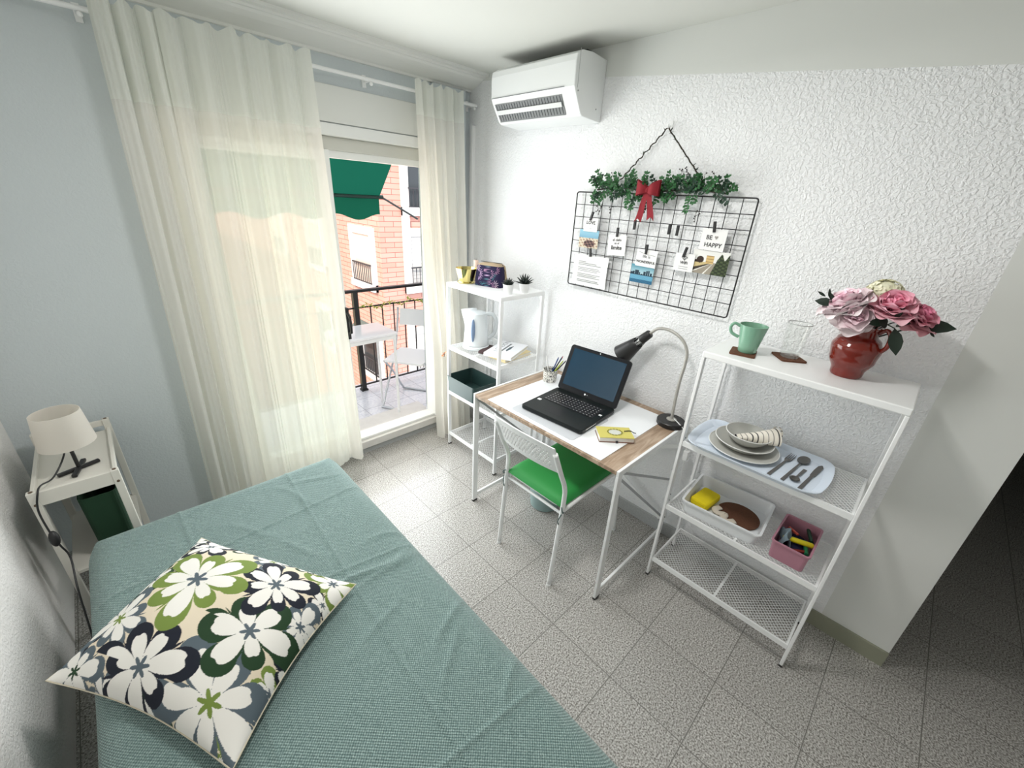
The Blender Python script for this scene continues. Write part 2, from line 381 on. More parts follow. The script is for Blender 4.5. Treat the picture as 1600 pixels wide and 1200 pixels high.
m_outw = mat('white_outdoor_paint', (.84, .84, .86), .4); m_galv = mat('galvanised_tube', (.55, .57, .6), .35, .6)
tb = thing('balcony_table', 'white rectangular table on the balcony with thin straight legs', 'table', (-.68, .33, .08))
tx0, tx1, ty0, ty1 = -.93, -.50, .20, .52
MB().box(tx0, tx1, ty0, ty1, .755, .775).build('tabletop', mat('glossy_white_top', (.84, .83, .88), .12), tb, bevel=.004)
mb = MB(); mb.box(tx0+.01, tx1-.01, ty0+.01, ty1-.01, .725, .755); mb.build('apron', m_outw, tb)
for x, y in ((tx0+.02, ty0+.02), (tx1-.02, ty0+.02), (tx1-.02, ty1-.02), (tx0+.02, ty1-.02)): MB().tube([(x, y, .725), (x, y, .08)], .011, 8).build('leg', m_outw, tb)
fc = thing('folding_chair', 'white folding chair with grey tube legs on the balcony', 'chair', (-.30, .36, .08), .62)
MB().rbox(-.17, .17, -.16, .17, .40, .418, .03).build('seat', m_outw, fc, world=False, bevel=.004)
mb = MB(); mb.grid(8, 3, lambda u, v: (.165+.02*(1-(2*u-1)**2)+v*.03, -.17+.34*u, .62+.13*v)); mb.grid(8, 3, lambda u, v: (.18+.02*(1-(2*u-1)**2)+v*.03, -.17+.34*u, .62+.13*v)); mb.build('backrest', m_outw, fc, world=False, smooth=2)
MB().tube(smoothpath([(.20, -.19, .76), (.10, -.19, .42), (-.16, -.19, .05), (-.2, -.16, .012), (-.2, .16, .012), (-.16, .19, .05), (.10, .19, .42), (.20, .19, .76)], 5), .009, 8).build('back_frame', m_galv, fc, world=False, smooth=2)
MB().tube(smoothpath([(-.14, -.175, .40), (.0, -.175, .26), (.17, -.175, .04), (.2, -.15, .012), (.2, .15, .012), (.17, .175, .04), (.0, .175, .26), (-.14, .175, .40)], 5), .009, 8).build('front_frame', m_galv, fc, world=False, smooth=2)

aw = thing('awning', 'dark green fabric awning with a scalloped edge outside the door', 'awning', (-.95, .5, 2.4))
ax0, ax1 = -2.1, -.18
def aw_p(u, v):
    x = ax0+(ax1-ax0)*u; sag = .02*math.sin(PI*v); return (x, .17+.78*v, 2.52-.84*v-sag)
mb = MB(); mb.grid(24, 10, aw_p); mb.build('canopy', m_awn, aw, smooth=2)
mb = MB(); mb.grid(120, 6, lambda u, v: (ax0+(ax1-ax0)*u, .955+.004*math.sin(u*40), 1.68-v*(.155+.022*math.cos(2*PI*u*(ax1-ax0)/.36+1.2)))); mb.build('valance', m_awn, aw, smooth=2)
MB().tube([(ax0-.03, .95, 1.68), (ax1+.03, .95, 1.68)], .016, 10).build('front_bar', mat('dark_green_metal', (.02, .06, .05), .4), aw)
for x, x2 in ((ax1+.02, .12), (ax0-.02, ax0-.3)): MB().tube([(x, .95, 1.68), (x2, .86, 1.52)if x2 > 0 else (x2, .3, 1.4)], .008, 8).build('arm', mat('grey_arm', (.12, .14, .15), .4), aw)

def brick(name, c1, c2, mortar, axis):
    m = mat(name, c1, .85); g = NG(m); geo = g.n('NewGeometry'); sx = g.n('SeparateXYZ'); g.l(geo.outputs['Position'], sx.inputs[0])
    cb = g.n('CombineXYZ'); g.l(sx.outputs[axis], cb.inputs[0]); g.l(sx.outputs[2], cb.inputs[1])
    br = g.n('TexBrick'); br.inputs['Color1'].default_value = (*c1, 1); br.inputs['Color2'].default_value = (*c2, 1); br.inputs['Mortar'].default_value = (*mortar, 1)
    br.inputs['Scale'].default_value = 1; br.inputs['Brick Width'].default_value = .42; br.inputs['Row Height'].default_value = .105; br.inputs['Mortar Size'].default_value = .006
    g.l(cb.outputs[0], br.inputs['Vector']); g.l(br.outputs[0], g.p.inputs['Base Color']); return m
bc = (rgb(212, 158, 144), rgb(220, 170, 158), rgb(158, 100, 90))
m_br0 = brick('salmon_brick_side', *bc, 1); m_br1 = brick('salmon_brick_front', *bc, 0)
bd = thing('brick_building', 'salmon pink brick corner apartment building across the street', 'building', (4.4, 8, -9))
mb = MB(); mb.add([(2.4, 6, -9), (2.4, 30, -9), (2.4, 30, 3.2), (2.4, 6, 3.2)], [(0, 1, 2, 3)]); mb.m = 1
mb.add([(2.4, 6, -9), (12, 6, -9), (12, 6, 3.2), (2.4, 6, 3.2)], [(0, 1, 2, 3)[::-1]]); mb.add([(2.4, 6, 3.2), (12, 6, 3.2), (12, 30, 3.2), (2.4, 30, 3.2), (12, 30, -9), (12, 6, -9), (2.4, 30, -9)], [(0, 1, 2, 3), (1, 5, 4, 2), (3, 2, 4, 6)])
mb.build('wall', [m_br0, m_br1], bd)
m_trim = mat('pale_stone_trim', (.80, .78, .78), .8); m_shut = mat('pale_shutter', (.70, .68, .66), .7)
g = NG(m_shut); tcn = g.n('NewGeometry'); s3 = g.n('SeparateXYZ'); g.l(tcn.outputs['Position'], s3.inputs[0]); g.l(g.ramp(g.math('FRACT', g.math('MULTIPLY', s3.outputs[2], 12)), [(.0, (.35, .35, .36)), (.2, (.74, .72, .70))]), g.p.inputs['Base Color'])
m_cur = mat('pink_curtained_window', rgb(232, 206, 194), .8); m_dkw = mat('dark_window', (.05, .06, .07), .3); m_rail2 = mat('dark_iron', (.05, .05, .06), .5)
def win_side(y0, y1, z0, z1, dark=False):
    x = 2.4; f = MB(); t = .16
    f.box(x-.06, x+.02, y0-t, y0, z0-t, z1+t); f.box(x-.06, x+.02, y1, y1+t, z0-t, z1+t); f.box(x-.06, x+.02, y0, y1, z1, z1+t); f.box(x-.1, x+.02, y0-t, y1+t, z0-t, z0)
    o = f.build('window', m_trim, bd)
    MB().box(x-.02, x+.01, y0, y1, z0, z1).build('pane', m_dkw if dark else m_cur, o)
    r = MB(); zt = z0+(z1-z0)*.38
    r.box(x-.10, x-.07, y0-.02, y1+.02, zt, zt+.03); r.box(x-.10, x-.07, y0-.02, y1+.02, z0, z0+.02)
    k = int((y1-y0)/.09)
    for i in range(k+1): yy = y0+(y1-y0)*i/k; r.box(x-.095, x-.08, yy-.007, yy+.007, z0, zt)
    r.build('window_railing', m_rail2, o)
def win_front(x0, x1, z0, z1, kind=m_shut):
    y = 6.0; f = MB(); t = .17
    f.box(x0-t, x0, y-.06, y+.02, z0-t, z1+t+.35); f.box(x1, x1+t, y-.06, y+.02, z0-t, z1+t); f.box(x0, x1, y-.06, y+.02, z1, z1+t); f.box(x0-t, x1+t, y-.1, y+.02, z0-t, z0)
    o = f.build('window', m_trim, bd)
    MB().box(x0, x1, y-.02, y+.01, z0, z1).build('pane', kind, o)
    r = MB(); zt = z0+(z1-z0)*.36
    r.box(x0-.02, x1+.02, y-.10, y-.07, zt, zt+.03); r.box(x0-.02, x1+.02, y-.10, y-.07, z0, z0+.02)
    k = int((x1-x0)/.09)
    for i in range(k+1): xx = x0+(x1-x0)*i/k; r.box(xx-.007, xx+.007, y-.095, y-.08, z0, zt)
    r.build('window_railing', m_rail2, o)
for yy in (6.4, 9.2, 12.2): win_side(yy, yy+.85, -.2, .85); win_side(yy, yy+.85, -2.5, -1.5, True)
win_front(3.1, 3.95, -.22, .86); win_front(3.1, 3.95, 1.45, 2.45, m_dkw); win_front(3.1, 3.95, -2.6, -1.4); win_front(5.4, 6.4, -.22, .86)
MB().add([(2.38, 6.25, -1.22), (2.38, 7.35, -1.22), (1.95, 7.35, -1.45), (1.95, 6.25, -1.45)], [(0, 1, 2, 3)]).build('window_awning', mat('grey_green_canvas', (.12, .15, .14), .8), bd)
b2 = thing('cream_building', 'sunlit cream apartment building seen through the sheer curtain', 'building', (-1, 15, -9))
mb = MB(); mb.add([(-12, 9.5, -9), (.1, 9.5, -9), (.1, 9.5, 1.9), (-12, 9.5, 1.9), (.1, 24, -9), (.1, 24, 1.9), (-12, 24, 1.9)], [(0, 1, 2, 3)[::-1], (1, 4, 5, 2), (2, 5, 6, 3)]); mb.build('wall', mat('cream_render', rgb(248, 226, 176), .9), b2)
for x in (-5.2, -2.9, -.9):
    for z in (-2.6, -.2): MB().box(x-.45, x+.45, 9.44, 9.52, z, z+1.2).build('window', m_shut, b2)
struct(MB().box(-12, 12, .96, 26, -9.2, -9).build('street', mat('asphalt', (.10, .10, .11), .9)))

# ================================================================ CURTAINS
rod = thing('curtain_rod', 'thin white curtain rod running above the balcony door', 'curtain rod', (-1.0, -.085, 2.245))
MB().tube([(XL+.005, -.085, 2.245), (-.01, -.085, 2.245)], .009, 10).build('rod', m_metal, rod, smooth=True)
for x in (-1.80, -.72, -.03):
    mb = MB(); mb.box(x-.01, x+.01, -.012, 0, 2.22, 2.275); mb.bar((x, -.006, 2.245), (x, -.085, 2.245), .012, .01); mb.ball((x, -.088, 2.228), .009)
    mb.build('bracket', m_metal, rod)
mb = MB(); mb.ball((-1.765, -.10, 2.262), .008); mb.ball((-1.765, -.10, 2.232), .008); mb.build('screw', mat('dark_screw', (.05, .05, .05), .4), rod)
def curtain(name, label, xt, xb, folds, amp, ztop, zbot, yb=-.09, ybot=None, waist=None, seed=1, hemz=.17, nx=150, warp=None, zb=None):
    rr = random.Random(seed); ph = [rr.uniform(0, 6.28) for _ in range(4)]
    t = thing(name, label, 'curtain', ((xt[0]+xt[1])/2, yb, zbot))
    ybot = yb if ybot is None else ybot
    def fn(u, z):
        v = (ztop-z)/(ztop-zbot)
        uu = warp(u) if warp else u
        a = xt[0]+(xt[1]-xt[0])*uu; b = xb[0]+(xb[1]-xb[0])*uu; x = a+(b-a)*v
        w = 1
        if waist:
            zc, k, xc = waist; w = 1-k*math.exp(-((z-zc)/.38)**2); x = xc+(x-xc)*w
        n = folds; am = amp*(.65+.35*min(1, v*3))*(1+.6*(1-w))
        y = yb+(ybot-yb)*v**2+am*(math.sin(2*PI*n*u+ph[0]+.8*math.sin(2*v+ph[1]))+.45*math.sin(2*PI*n*1.73*u+ph[2]+v*1.5)+.12*math.sin(2*PI*5.3*n*u+ph[3]))
        x += .25*am*math.cos(2*PI*n*u+ph[0])
        return (x, min(y, -.042), z)
    ny = 60
    mb = MB(); zb0 = ztop-hemz
    zbf = zb or (lambda u: zbot)
    mb.grid(nx, ny, lambda u, v: fn(u, zb0+(zbf(u)-zb0)*v)); mb.build('voile', m_sheer, t, smooth=2)
    mb = MB(); mb.grid(nx, 14, lambda u, v: fn(u, ztop+.022*math.sin(u*folds*9)*.4-(ztop+.022*math.sin(u*folds*9)*.4-zb0)*v)); mb.build('heading_hem', m_hem, t, smooth=2)
    return t
curtain('bunched_curtain', 'cream curtain gathered in dense folds at the far left of the door', (-1.775, -1.565), (-1.85, -1.63), 3.4, .034, 2.28, .03, yb=-.14, seed=3, nx=110, hemz=.30)
curtain('sheer_curtain', 'wide sheer cream curtain drawn across the left half of the door', (-1.59, -1.045), (-1.66, -1.015), 5.2, .026, 2.285, .085, yb=-.135, ybot=-.15, seed=5, nx=180, hemz=.30)
curtain('side_curtain', 'narrow cream curtain hanging at the right beside the shelf with kettle', (-.485, -.15), (-.41, -.125), 4.6, .026, 2.285, .012, yb=-.135, ybot=-.19, waist=(.72, .10, -.16), seed=9, nx=120, hemz=.16)
bt = thing('butterfly_clip', 'small orange brown clip holding the narrow curtain together', 'clip', (-.40, -.18, .70))
mb = MB()
for s in (-1, 1):
    leaf(mb, (-.385, -.22, .70), (s*.75, -.3, .7), .030, .024); leaf(mb, (-.385, -.22, .70), (s*.8, -.3, -.5), .024, .018)
mb.build('wings', mat('copper_orange', rgb(190, 120, 70), .4), bt, smooth=2)
MB().tube([(-.385, -.225, .685), (-.385, -.227, .715)], .004, 6).build('body', mat('dark_brown', (.08, .04, .02), .5), bt)

# ================================================================ BED, CUSHION
BX0, BX1, BY1, BZ = -2.27, -1.345, -.60, .50
bd_ = thing('bed', 'single bed with mattress hidden under the teal bedspread', 'bed', ((BX0+BX1)/2, -1.6, 0))
MB().rbox(BX0+.03, BX1-.03, -2.55, BY1-.03, .26, .47, .07).build('mattress', mat('mattress_white', (.7, .7, .7), .9), bd_)
MB().box(BX0+.04, BX1-.04, -2.54, BY1-.04, .16, .26).build('bed_base', mat('bed_base_grey', (.2, .2, .2), .9), bd_)
for x in (BX0+.1, BX1-.1):
    for y in (-2.45, BY1-.12): MB().tube([(x, y, 0), (x, y, .16)], .02, 10).build('leg', m_metal, bd_)
def crease(x, y):
    z = 0
    xc = -1.60+.035*math.sin((y+1.0)*1.3)
    z += .0045*math.exp(-((x-xc)/.006)**2)
    for yc, k in ((-1.36, -.15), (-2.05, -.1), (-.95, .05)):
        z += .004*math.exp(-((y-yc-k*(x+1.6))/.006)**2)
    z += .0035*math.exp(-((x+1.97-.02*math.sin(y*3))/.006)**2)
    # loose wrinkles
    for cx, cy, L, a, h in ((-1.55, -1.42, .30, .35, .010), (-1.50, -1.45, .22, .55, .007), (-1.40, -1.30, .15, .3, .005), (-1.8, -.95, .2, -.5, .004), (-1.45, -1.75, .16, 1.0, .007), (-1.52, -1.85, .2, 1.2, .006), (-1.6, -.85, .2, 2.4, .004), (-1.62, -1.62, .15, .9, .006), (-1.50, -.78, .18, .2, .004), (-1.7, -1.15, .15, -.6, .004), (-1.42, -2.0, .16, 1.1, .005)):
        dx = x-cx; dy = y-cy; p = dx*math.cos(a)+dy*math.sin(a); q = -dx*math.sin(a)+dy*math.cos(a)
        if abs(p) < L*2: z += h*math.exp(-(p/L*1.6)**2)*math.exp(-((q+.05*math.sin(p*14))/.014)**2)
    z += .0025*math.sin(x*7+y*3)+.002*math.sin(y*9-x*4)
    return z
def spread(u, v):
    # u across x from left hem to right hem, v from foot hem to head end
    R = .085; drop = .36
    def axis(s, a, b, both):               # unrolled coordinate to (pos, dz)
        L = b-a; tot = L+drop*(2 if both else 1); d = s*tot-drop
        if d < R:
            if d < 0 and d < -(drop-R)-1e9: pass
            t = (R-d)
            if t < R*PI/2: an = t/R; return a+R-R*math.sin(an), -R*(1-math.cos(an))
            return a, -R-(t-R*PI/2)
        if both and d > L-R:
            t = d-(L-R)
            if t < R*PI/2: an = t/R; return b-R+R*math.sin(an), -R*(1-math.cos(an))
            return b, -R-(t-R*PI/2)
        return a+d, 0
    x, dzx = axis(u, BX0, BX1, True); yy, dzy = axis(v, 0, 2.0, False); y = BY1-yy
    dz = min(dzx, dzy) if (dzx < 0 and dzy < 0) else dzx+dzy
    # round the plan corner
    ex = max(0, abs(x-(BX0+BX1)/2)-((BX1-BX0)/2-.13)); ey = max(0, y-(BY1-.13)); q = math.hypot(ex, ey)
    if ex > 0 and ey > 0 and q > .13:
        k = .13/q; sx = 1 if x > (BX0+BX1)/2 else -1
        x = (BX0+BX1)/2+sx*((BX1-BX0)/2-.13+ex*k); y = BY1-.13+ey*k
    flare = max(0, -dz-R)
    if flare > 0:
        f = .03*flare/.3*(1+.7*math.sin((x*9 if dzy < dzx else y*9)))
        if dzx < dzy: x += f*(1 if x > -1.8 else -.3)
        else: y += f
    return (x, y, BZ+dz+crease(x, y)*(1 if dz > -.02 else .3))
def spread_u(u, v): return spread(u, v)
mb = MB(); mb.grid(300, 420, spread_u)
tag(mb.build('bedspread', m_bed, smooth=2), 'teal woven bedspread with fold creases spread over the bed', 'bedspread')

# cushion: corners (left, bottom, right, top as seen)
CW = [Vector((-2.335, -1.215, .505)), Vector((-2.035, -1.745, .515)), Vector((-1.625, -1.475, .525)), Vector((-1.950, -.910, .512))]
FL = [  # u, v, radius, petals, outline colour, centre colour, rotation
 (.376, .584, .165, 8, 'o', 's', .2), (.733, .721, .120, 8, 'k', 's', .5), (.791, .435, .138, 6, 'g', 's', .3), (.443, .125, .145, 7, 'k', 's', .0), (.817, .119, .160, 7, 's', 'o', .7),
 (.155, .286, .108, 8, 's', 'o', .4), (.191, .888, .100, 7, 'k', 's', .1), (.596, .906, .078, 7, 's', 'o', .9), (.101, .551, .098, 7, 'g', 's', .3), (.959, .602, .082, 7, 's', 's', .6),
 (.930, .930, .085, 6, 'o', 's', .4), (.11, .04, .085, 6, 's', 'g', .2), (.02, .16, .07, 6, 'k', 's', .0), (.598, -.03, .07, 6, 'g', 'g', .1), (1.02, .42, .06, 6, 'k', 's', .2), (1.0, .27, .06, 6, 'o', 's', .5), (.985, .0, .06, 6, 'o', 'o', .3),
 (.03, .75, .07, 7, 'o', 's', .5), (.38, .96, .05, 6, 'g', 's', .2), (.28, -.02, .06, 7, 's', 'o', .2), (.60, .30, .05, 0, 's', 's', 0), (.78, .985, .05, 6, 'g', 'o', .6), (.02, .40, .05, 6, 'k', 'o', 0), (.02, .93, .06, 6, 'g', 's', 0), (.97, .78, .05, 6, 'k', 's', 0)]
PAL = {'o': rgb(112, 132, 62), 'k': rgb(26, 30, 42), 'g': rgb(34, 60, 36), 's': rgb(84, 96, 104), 'w': rgb(226, 224, 218), 'c': rgb(216, 204, 182)}
def cush_col(u, v):
    u = min(1, max(0, u)); v = min(1, max(0, v))
    out = PAL['c']
    for (a, b, R, n, oc, cc, rot) in reversed(FL):
        if n == 0: continue
        dx = (u-a)*.60; dy = (v-b)*.60; R2 = R*.93; r = math.hypot(dx, dy)
        if r > R2*1.5: continue
        th = math.atan2(dy, dx)+rot; seg = th*n/(2*PI); k = math.floor(seg); fr = seg-k-.5
        L = .95+.24*math.sin(k*2.3+a*17)
        pet = abs(math.cos(PI*fr))**.42; notch = 1-.07*math.exp(-(fr/.09)**2)
        rp = R2*.82*L*(.10+.90*pet)*notch
        # petal outline is displaced towards one side for the hand drawn look
        th2 = math.atan2(dy+R*.05, dx-R*.04)+rot; seg2 = th2*n/(2*PI); k2 = math.floor(seg2); fr2 = seg2-k2-.5
        rp2 = R2*(.82*L+.24)*(.45+.55*abs(math.cos(PI*fr2))**.42)
        rc = R2*.15*(1+.45*math.cos(6*th+a*9))
        if r < rc: out = PAL[cc]; continue
        if r < rp: out = PAL['w']; continue
        if r < rp2: out = PAL[oc]
    return out
cu = thing('floral_cushion', 'square cushion with black, green and grey flowers lying on the bed', 'cushion', (-1.99, -1.34, .51))
def cush(side):
    def fn(u, v):
        p = (CW[0]*(1-u)+CW[1]*u)*(1-v)+(CW[3]*(1-u)+CW[2]*u)*v
        c = sum(CW, Vector())/4
        e = 1-(.10*(4*u*(1-u))*(abs(2*v-1)**3)+.10*(4*v*(1-v))*(abs(2*u-1)**3)); p = c+(p-c)*e
        h = (max(0, (1-abs(2*u-1)**2.2)*(1-abs(2*v-1)**2.2)))**.55
        wr = .004*math.sin(14*u+5*v)*math.sin(11*v-3*u)*h
        if side > 0: return (p.x, p.y, p.z+.018+.125*h+wr)
        return (p.x, p.y, p.z+.016-.012*h)
    return fn
mb = MB(); mb.grid(330, 330, cush(1), cush_col); mb.build('cover_top', attr_mat(.85), cu, smooth=2)
mb = MB(); mb.grid(60, 60, cush(-1), cush_col); mb.build('cover_back', attr_mat(.85), cu, smooth=2)
edge = [cush(1)(t, 0) for t in [i/30 for i in range(30)]]+[cush(1)(1, t) for t in [i/30 for i in range(30)]]+[cush(1)(1-t, 1) for t in [i/30 for i in range(30)]]+[cush(1)(0, 1-t) for t in [i/30 for i in range(30)]]
MB().tube(edge, .0022, 6, closed=True).build('piping', mat('cream_seam', rgb(200, 192, 172), .9), cu, smooth=2)

# ================================================================ NIGHTSTAND AND LAMP
m_cream = mat('cream_painted_wood', (.70, .68, .62), .5); m_cap = mat('brown_screw_cap', (.12, .08, .05), .5)
NX0, NX1, NY0, NY1, NZ = -2.352, -2.112, -.535, -.075, .70
ns = thing('nightstand', 'small cream painted nightstand squeezed between the bed and wall', 'nightstand', ((NX0+NX1)/2, (NY0+NY1)/2, 0))
MB().box(NX0+.008, NX1-.008, NY0+.01, NY1-.01, .660, .675).build('tabletop', m_cream, ns)
for x, y, zt in ((NX0+.012, NY0+.012, NZ), (NX1-.012, NY0+.012, NZ), (NX0+.012, NY1-.012, NZ+.03), (NX1-.012, NY1-.012, NZ+.03)):
    MB().box(x-.012, x+.012, y-.012, y+.012, 0, zt).build('leg', m_cream, ns, bevel=.002)
MB().box(NX0+.02, NX1-.02, NY0+.004, NY0+.018, .640, NZ-.004).build('front_rail', m_cream, ns, bevel=.002)
MB().box(NX0+.02, NX1-.02, NY1-.018, NY1-.006, NZ, NZ+.026).build('back_rail', m_cream, ns, bevel=.002)
for x in (NX0+.006, NX1-.018): MB().box(x, x+.012, NY0+.02, NY1-.02, .668, .692).build('side_rail', m_cream, ns, bevel=.002)
mb = MB()
for x in (NX0+.012, NX1-.012):
    for z in (NZ, ): mb.lathe([(0, .0), (.006, 0), (.006, .002), (0, .0025)], (x, NY0+.012, z), 10); mb.lathe([(0, .0), (.006, 0), (.006, .002), (0, .0025)], (x, NY1-.012, z+.03), 10)
    mb.T = Tm((x, NY0, .652), rx=PI/2); mb.lathe([(0, 0), (.005, 0), (.005, .002), (0, .0025)], n=10); mb.T = Matrix.Identity(4)
mb.build('screw_cap', m_cap, ns)
MB().box(NX0+.01, NX1-.01, NY0+.01, NY1-.01, .30, .312).build('shelf', m_cream, ns)
def openbox(mb, x0, x1, y0, y1, z0, z1, t, r=.012, taper=.94, lip=0):
    def ring(ins, z, s):
        cx = (x0+x1)/2; cy = (y0+y1)/2; hx = (x1-x0)/2*s-ins; hy = (y1-y0)/2*s-ins; rr = max(r-ins*.5, .003); o = []
        for sx, sy, a0 in ((1, 1, 0), (-1, 1, 90), (-1, -1, 180), (1, -1, 270)):
            for i in range(5):
                a = math.radians(a0+90*i/4); o.append((cx+sx*(hx-rr)+rr*math.cos(a), cy+sy*(hy-rr)+rr*math.sin(a), z))
        return o
    rings = [ring(0, z0, taper), ring(0, z1, 1)]
    if lip: rings = [ring(0, z0, taper), ring(lip, z1-.006, 1), ring(0, z1-.006, 1), ring(0, z1, 1)]
    rings += [ring(lip+t, z1, 1), ring(t, z0+t, taper)]
    n = 20; vs = [p for rg in rings for p in rg]; fs = []
    for i in range(len(rings)-1):
        for k in range(n): fs.append((i*n+k, i*n+(k+1) % n, (i+1)*n+(k+1) % n, (i+1)*n+k))
    fs += [tuple(range(n))[::-1], tuple(range((len(rings)-1)*n, len(rings)*n))]
    mb.add(vs, fs); return mb
tag(openbox(MB(), NX0+.10, NX1-.028, NY0+.03, NY1-.05, .3125, .60, .004, .02).build('storage_box', mat('dark_green_fabric', rgb(20, 56, 34), .85), bevel=.001), 'dark green box on the lower shelf of the nightstand', 'box')

LX, LY = -2.222, -.40
lp = thing('table_lamp', 'small table lamp with white drum shade and black cross base', 'lamp', (LX, LY, .676))
mb = MB()
for a in (.35, 1.35):
    d = Vector((math.cos(a), math.sin(a), 0))
    mb.bar(Vector((LX, LY, .683))-d*.062, Vector((LX, LY, .683))+d*.062, .016, .012)
mb.build('base', m_black, lp, bevel=.003)
MB().tube([(LX, LY, .68), (LX, LY, .87)], .006, 10).build('pole', m_black, lp, smooth=True)
mb = MB(); mb.lathe([(.080, .795), (.067, .925), (.0655, .925), (.0785, .795), (.080, .795)], (LX, LY, 0), 40)
mb.build('lamp_shade', sheer('white_paper_shade', 0, (.86, .83, .78)), lp, smooth=True)
mb = MB()
for k in range(3): a = k*2.1+.3; mb.tube([(LX, LY, .868), (LX+.074*math.cos(a), LY+.074*math.sin(a), .85)], .0015, 5)
mb.build('shade_fitter', m_metal, lp)
MB().lathe([(0, .84), (.014, .845), (.022, .872), (.012, .895), (0, .90)], (LX, LY, 0), 16).build('bulb', m_plastic, lp, smooth=True)
cd = lp
cp = smoothpath([(LX-.003, LY-.008, .83), (LX-.02, LY-.02, .76), (LX-.06, NY0+.06, .71), (NX0+.04, NY0+.02, .712), (NX0+.03, NY0-.012, .70), (NX0+.015, NY0-.02, .64), (NX0+.02, NY0-.045, .56), (NX0+.03, NY0-.06, .50), (NX0+.04, NY0-.07, .44), (BX0-.045, NY0-.16, .36), (BX0-.04, NY0-.30, .25), (BX0-.045, NY0-.4, .1)], 6)
MB().tube(cp, .003, 6).build('cord', m_black, cd, smooth=2)
mb = MB(); mb.T = Tm((NX0+.024, NY0-.053, .53), rx=-.3); mb.ball((0, 0, 0), .014, 12, 8, (1, 1, 2.2)); mb.build('cord_switch', m_black, cd, smooth=2)

# ================================================================ METAL SHELVES
def mesh_sheet(mb, x0, x1, y0, y1, z, px=.0095, py=.0175, w=.0019):
    nr = max(2, round((x1-x0)/px)); nc = max(2, round((y1-y0)/py)); dx = (x1-x0)/nr; dy = (y1-y0)/nc/2
    for r in range(nr):
        xc = x0+dx*(r+.5); sg = 1 if r % 2 else -1; vs = []; fs = []
        for c in range(2*nc+1):
            xx = xc+(dx/2)*(1 if c % 2 else -1)*sg; yy = y0+c*dy
            vs += [(xx-w/2, yy, z), (xx+w/2, yy, z), (xx+w/2, yy, z+.0016), (xx-w/2, yy, z+.0016)]
        for c in range(2*nc):
            b = c*4; fs += [(b+3, b+2, b+6, b+7), (b, b+4, b+5, b+1), (b+1, b+5, b+6, b+2), (b, b+3, b+7, b+4)]
        mb.add(vs, fs)
def shelf_unit(label, xf, y0, y1, zt, levels):
    t = thing('metal_shelf', label, 'shelf', (xf/2, (y0+y1)/2, 0), group=None)
    xb = -.03; lw = .024
    MB().box(xf, xb, y0, y1, zt-.026, zt).build('top_panel', m_metal, t, bevel=.004)
    for x, sx in ((xf+lw/2, 1), (xb-lw/2, -1)):
        for y in (y0+.006, y1-.006):
            mb = MB(); mb.box(x-lw/2, x+lw/2, y-.006, y+.006, .008, zt-.026); o = mb.build('leg', m_metal, t, bevel=.002)
            MB().box(x-lw/2-.001, x+lw/2+.001, y-.007, y+.007, 0, .010).build('foot_cap', m_black, o)
    for z in levels:
        mb = MB(); zz = z
        mb.box(xf+.002, xf+.010, y0+.013, y1-.013, zz-.024, zz); mb.box(xb-.010, xb-.002, y0+.013, y1-.013, zz-.024, zz)
        mb.box(xf+.010, xb-.010, y0+.013, y0+.021, zz-.024, zz); mb.box(xf+.010, xb-.010, y1-.021, y1-.013, zz-.024, zz)
        mb.box(xf+.010, xb-.010, (y0+y1)/2-.005, (y0+y1)/2+.005, zz-.012, zz-.003)
        s = mb.build('mesh_shelf', m_metal, t)
        mb = MB(); mesh_sheet(mb, xf+.010, xb-.010, y0+.021, y1-.021, zz-.003); mb.build('wire_mesh', m_metal, s)
    return t
LZ = (.800, .462, .125)
shelf_unit('white metal shelf holding the kettle, in the corner by the window', -.400, -.802, -.282, 1.216, (.790, .452, .112))
shelf_unit('white metal shelf holding mug and vase, nearest to the camera', -.341, -2.548, -1.918, 1.218, (.806, .458, .125))
ZT = 1.216; ZTR = 1.218

# ---------------- items on the far shelf
m_gold = mat('polished_gold', rgb(214, 200, 130), .12, 1.0)
gb = thing('gold_bowl', 'shiny gold cup with a stepped foot on top of the corner shelf', 'bowl', (-.295, -.355, ZT))
MB().lathe([(0, .0), (.055, 0), (.058, .006), (.050, .012), (.052, .022), (.066, .078), (.069, .092), (.066, .092), (.050, .03), (0, .026)], n=36).build('body', m_gold, gb, world=False, smooth=True)
MB().tube(smoothpath([(.045, -.048, .075), (.07, -.062, .07), (.072, -.066, .045), (.045, -.045, .03)], 5), .004, 8).build('handle', m_gold, gb, world=False, smooth=2)
cn = thing('candle', 'short pale pink candle standing behind the gold cup', 'candle', (-.20, -.335, ZT))
MB().lathe([(0, 0), (.016, 0), (.016, .128), (.013, .132), (0, .130)], n=20).build('wax', mat('pale_pink_wax', rgb(240, 212, 196), .5), cn, world=False, smooth=True)
MB().tube([(0, 0, .13), (.001, 0, .14)], .001, 5).build('wick', m_black, cn, world=False)
pb = thing('toiletry_bag', 'navy pouch with leaf print and beige zip top beside gold cup', 'bag', (-.215, -.505, ZT), math.radians(-72))
bw, bdp, bh = .095, .058, .125
def bag_pt(th, v):      # superellipse body
    c, s = math.cos(th), math.sin(th); k = 1-.10*v**3
    e = lambda q: math.copysign(abs(q)**.38, q)
    return (e(c)*bw*k, e(s)*bdp*k*(1-.25*v**2), bh*v)
NAVY = rgb(30, 24, 58); LEAFC = [rgb(190, 160, 196), rgb(160, 120, 150), rgb(60, 110, 120), rgb(214, 190, 205)]
lv = [(rnd.uniform(-bw, bw), rnd.uniform(0, bh), rnd.uniform(0, 6.28), rnd.choice(LEAFC)) for _ in range(17)]
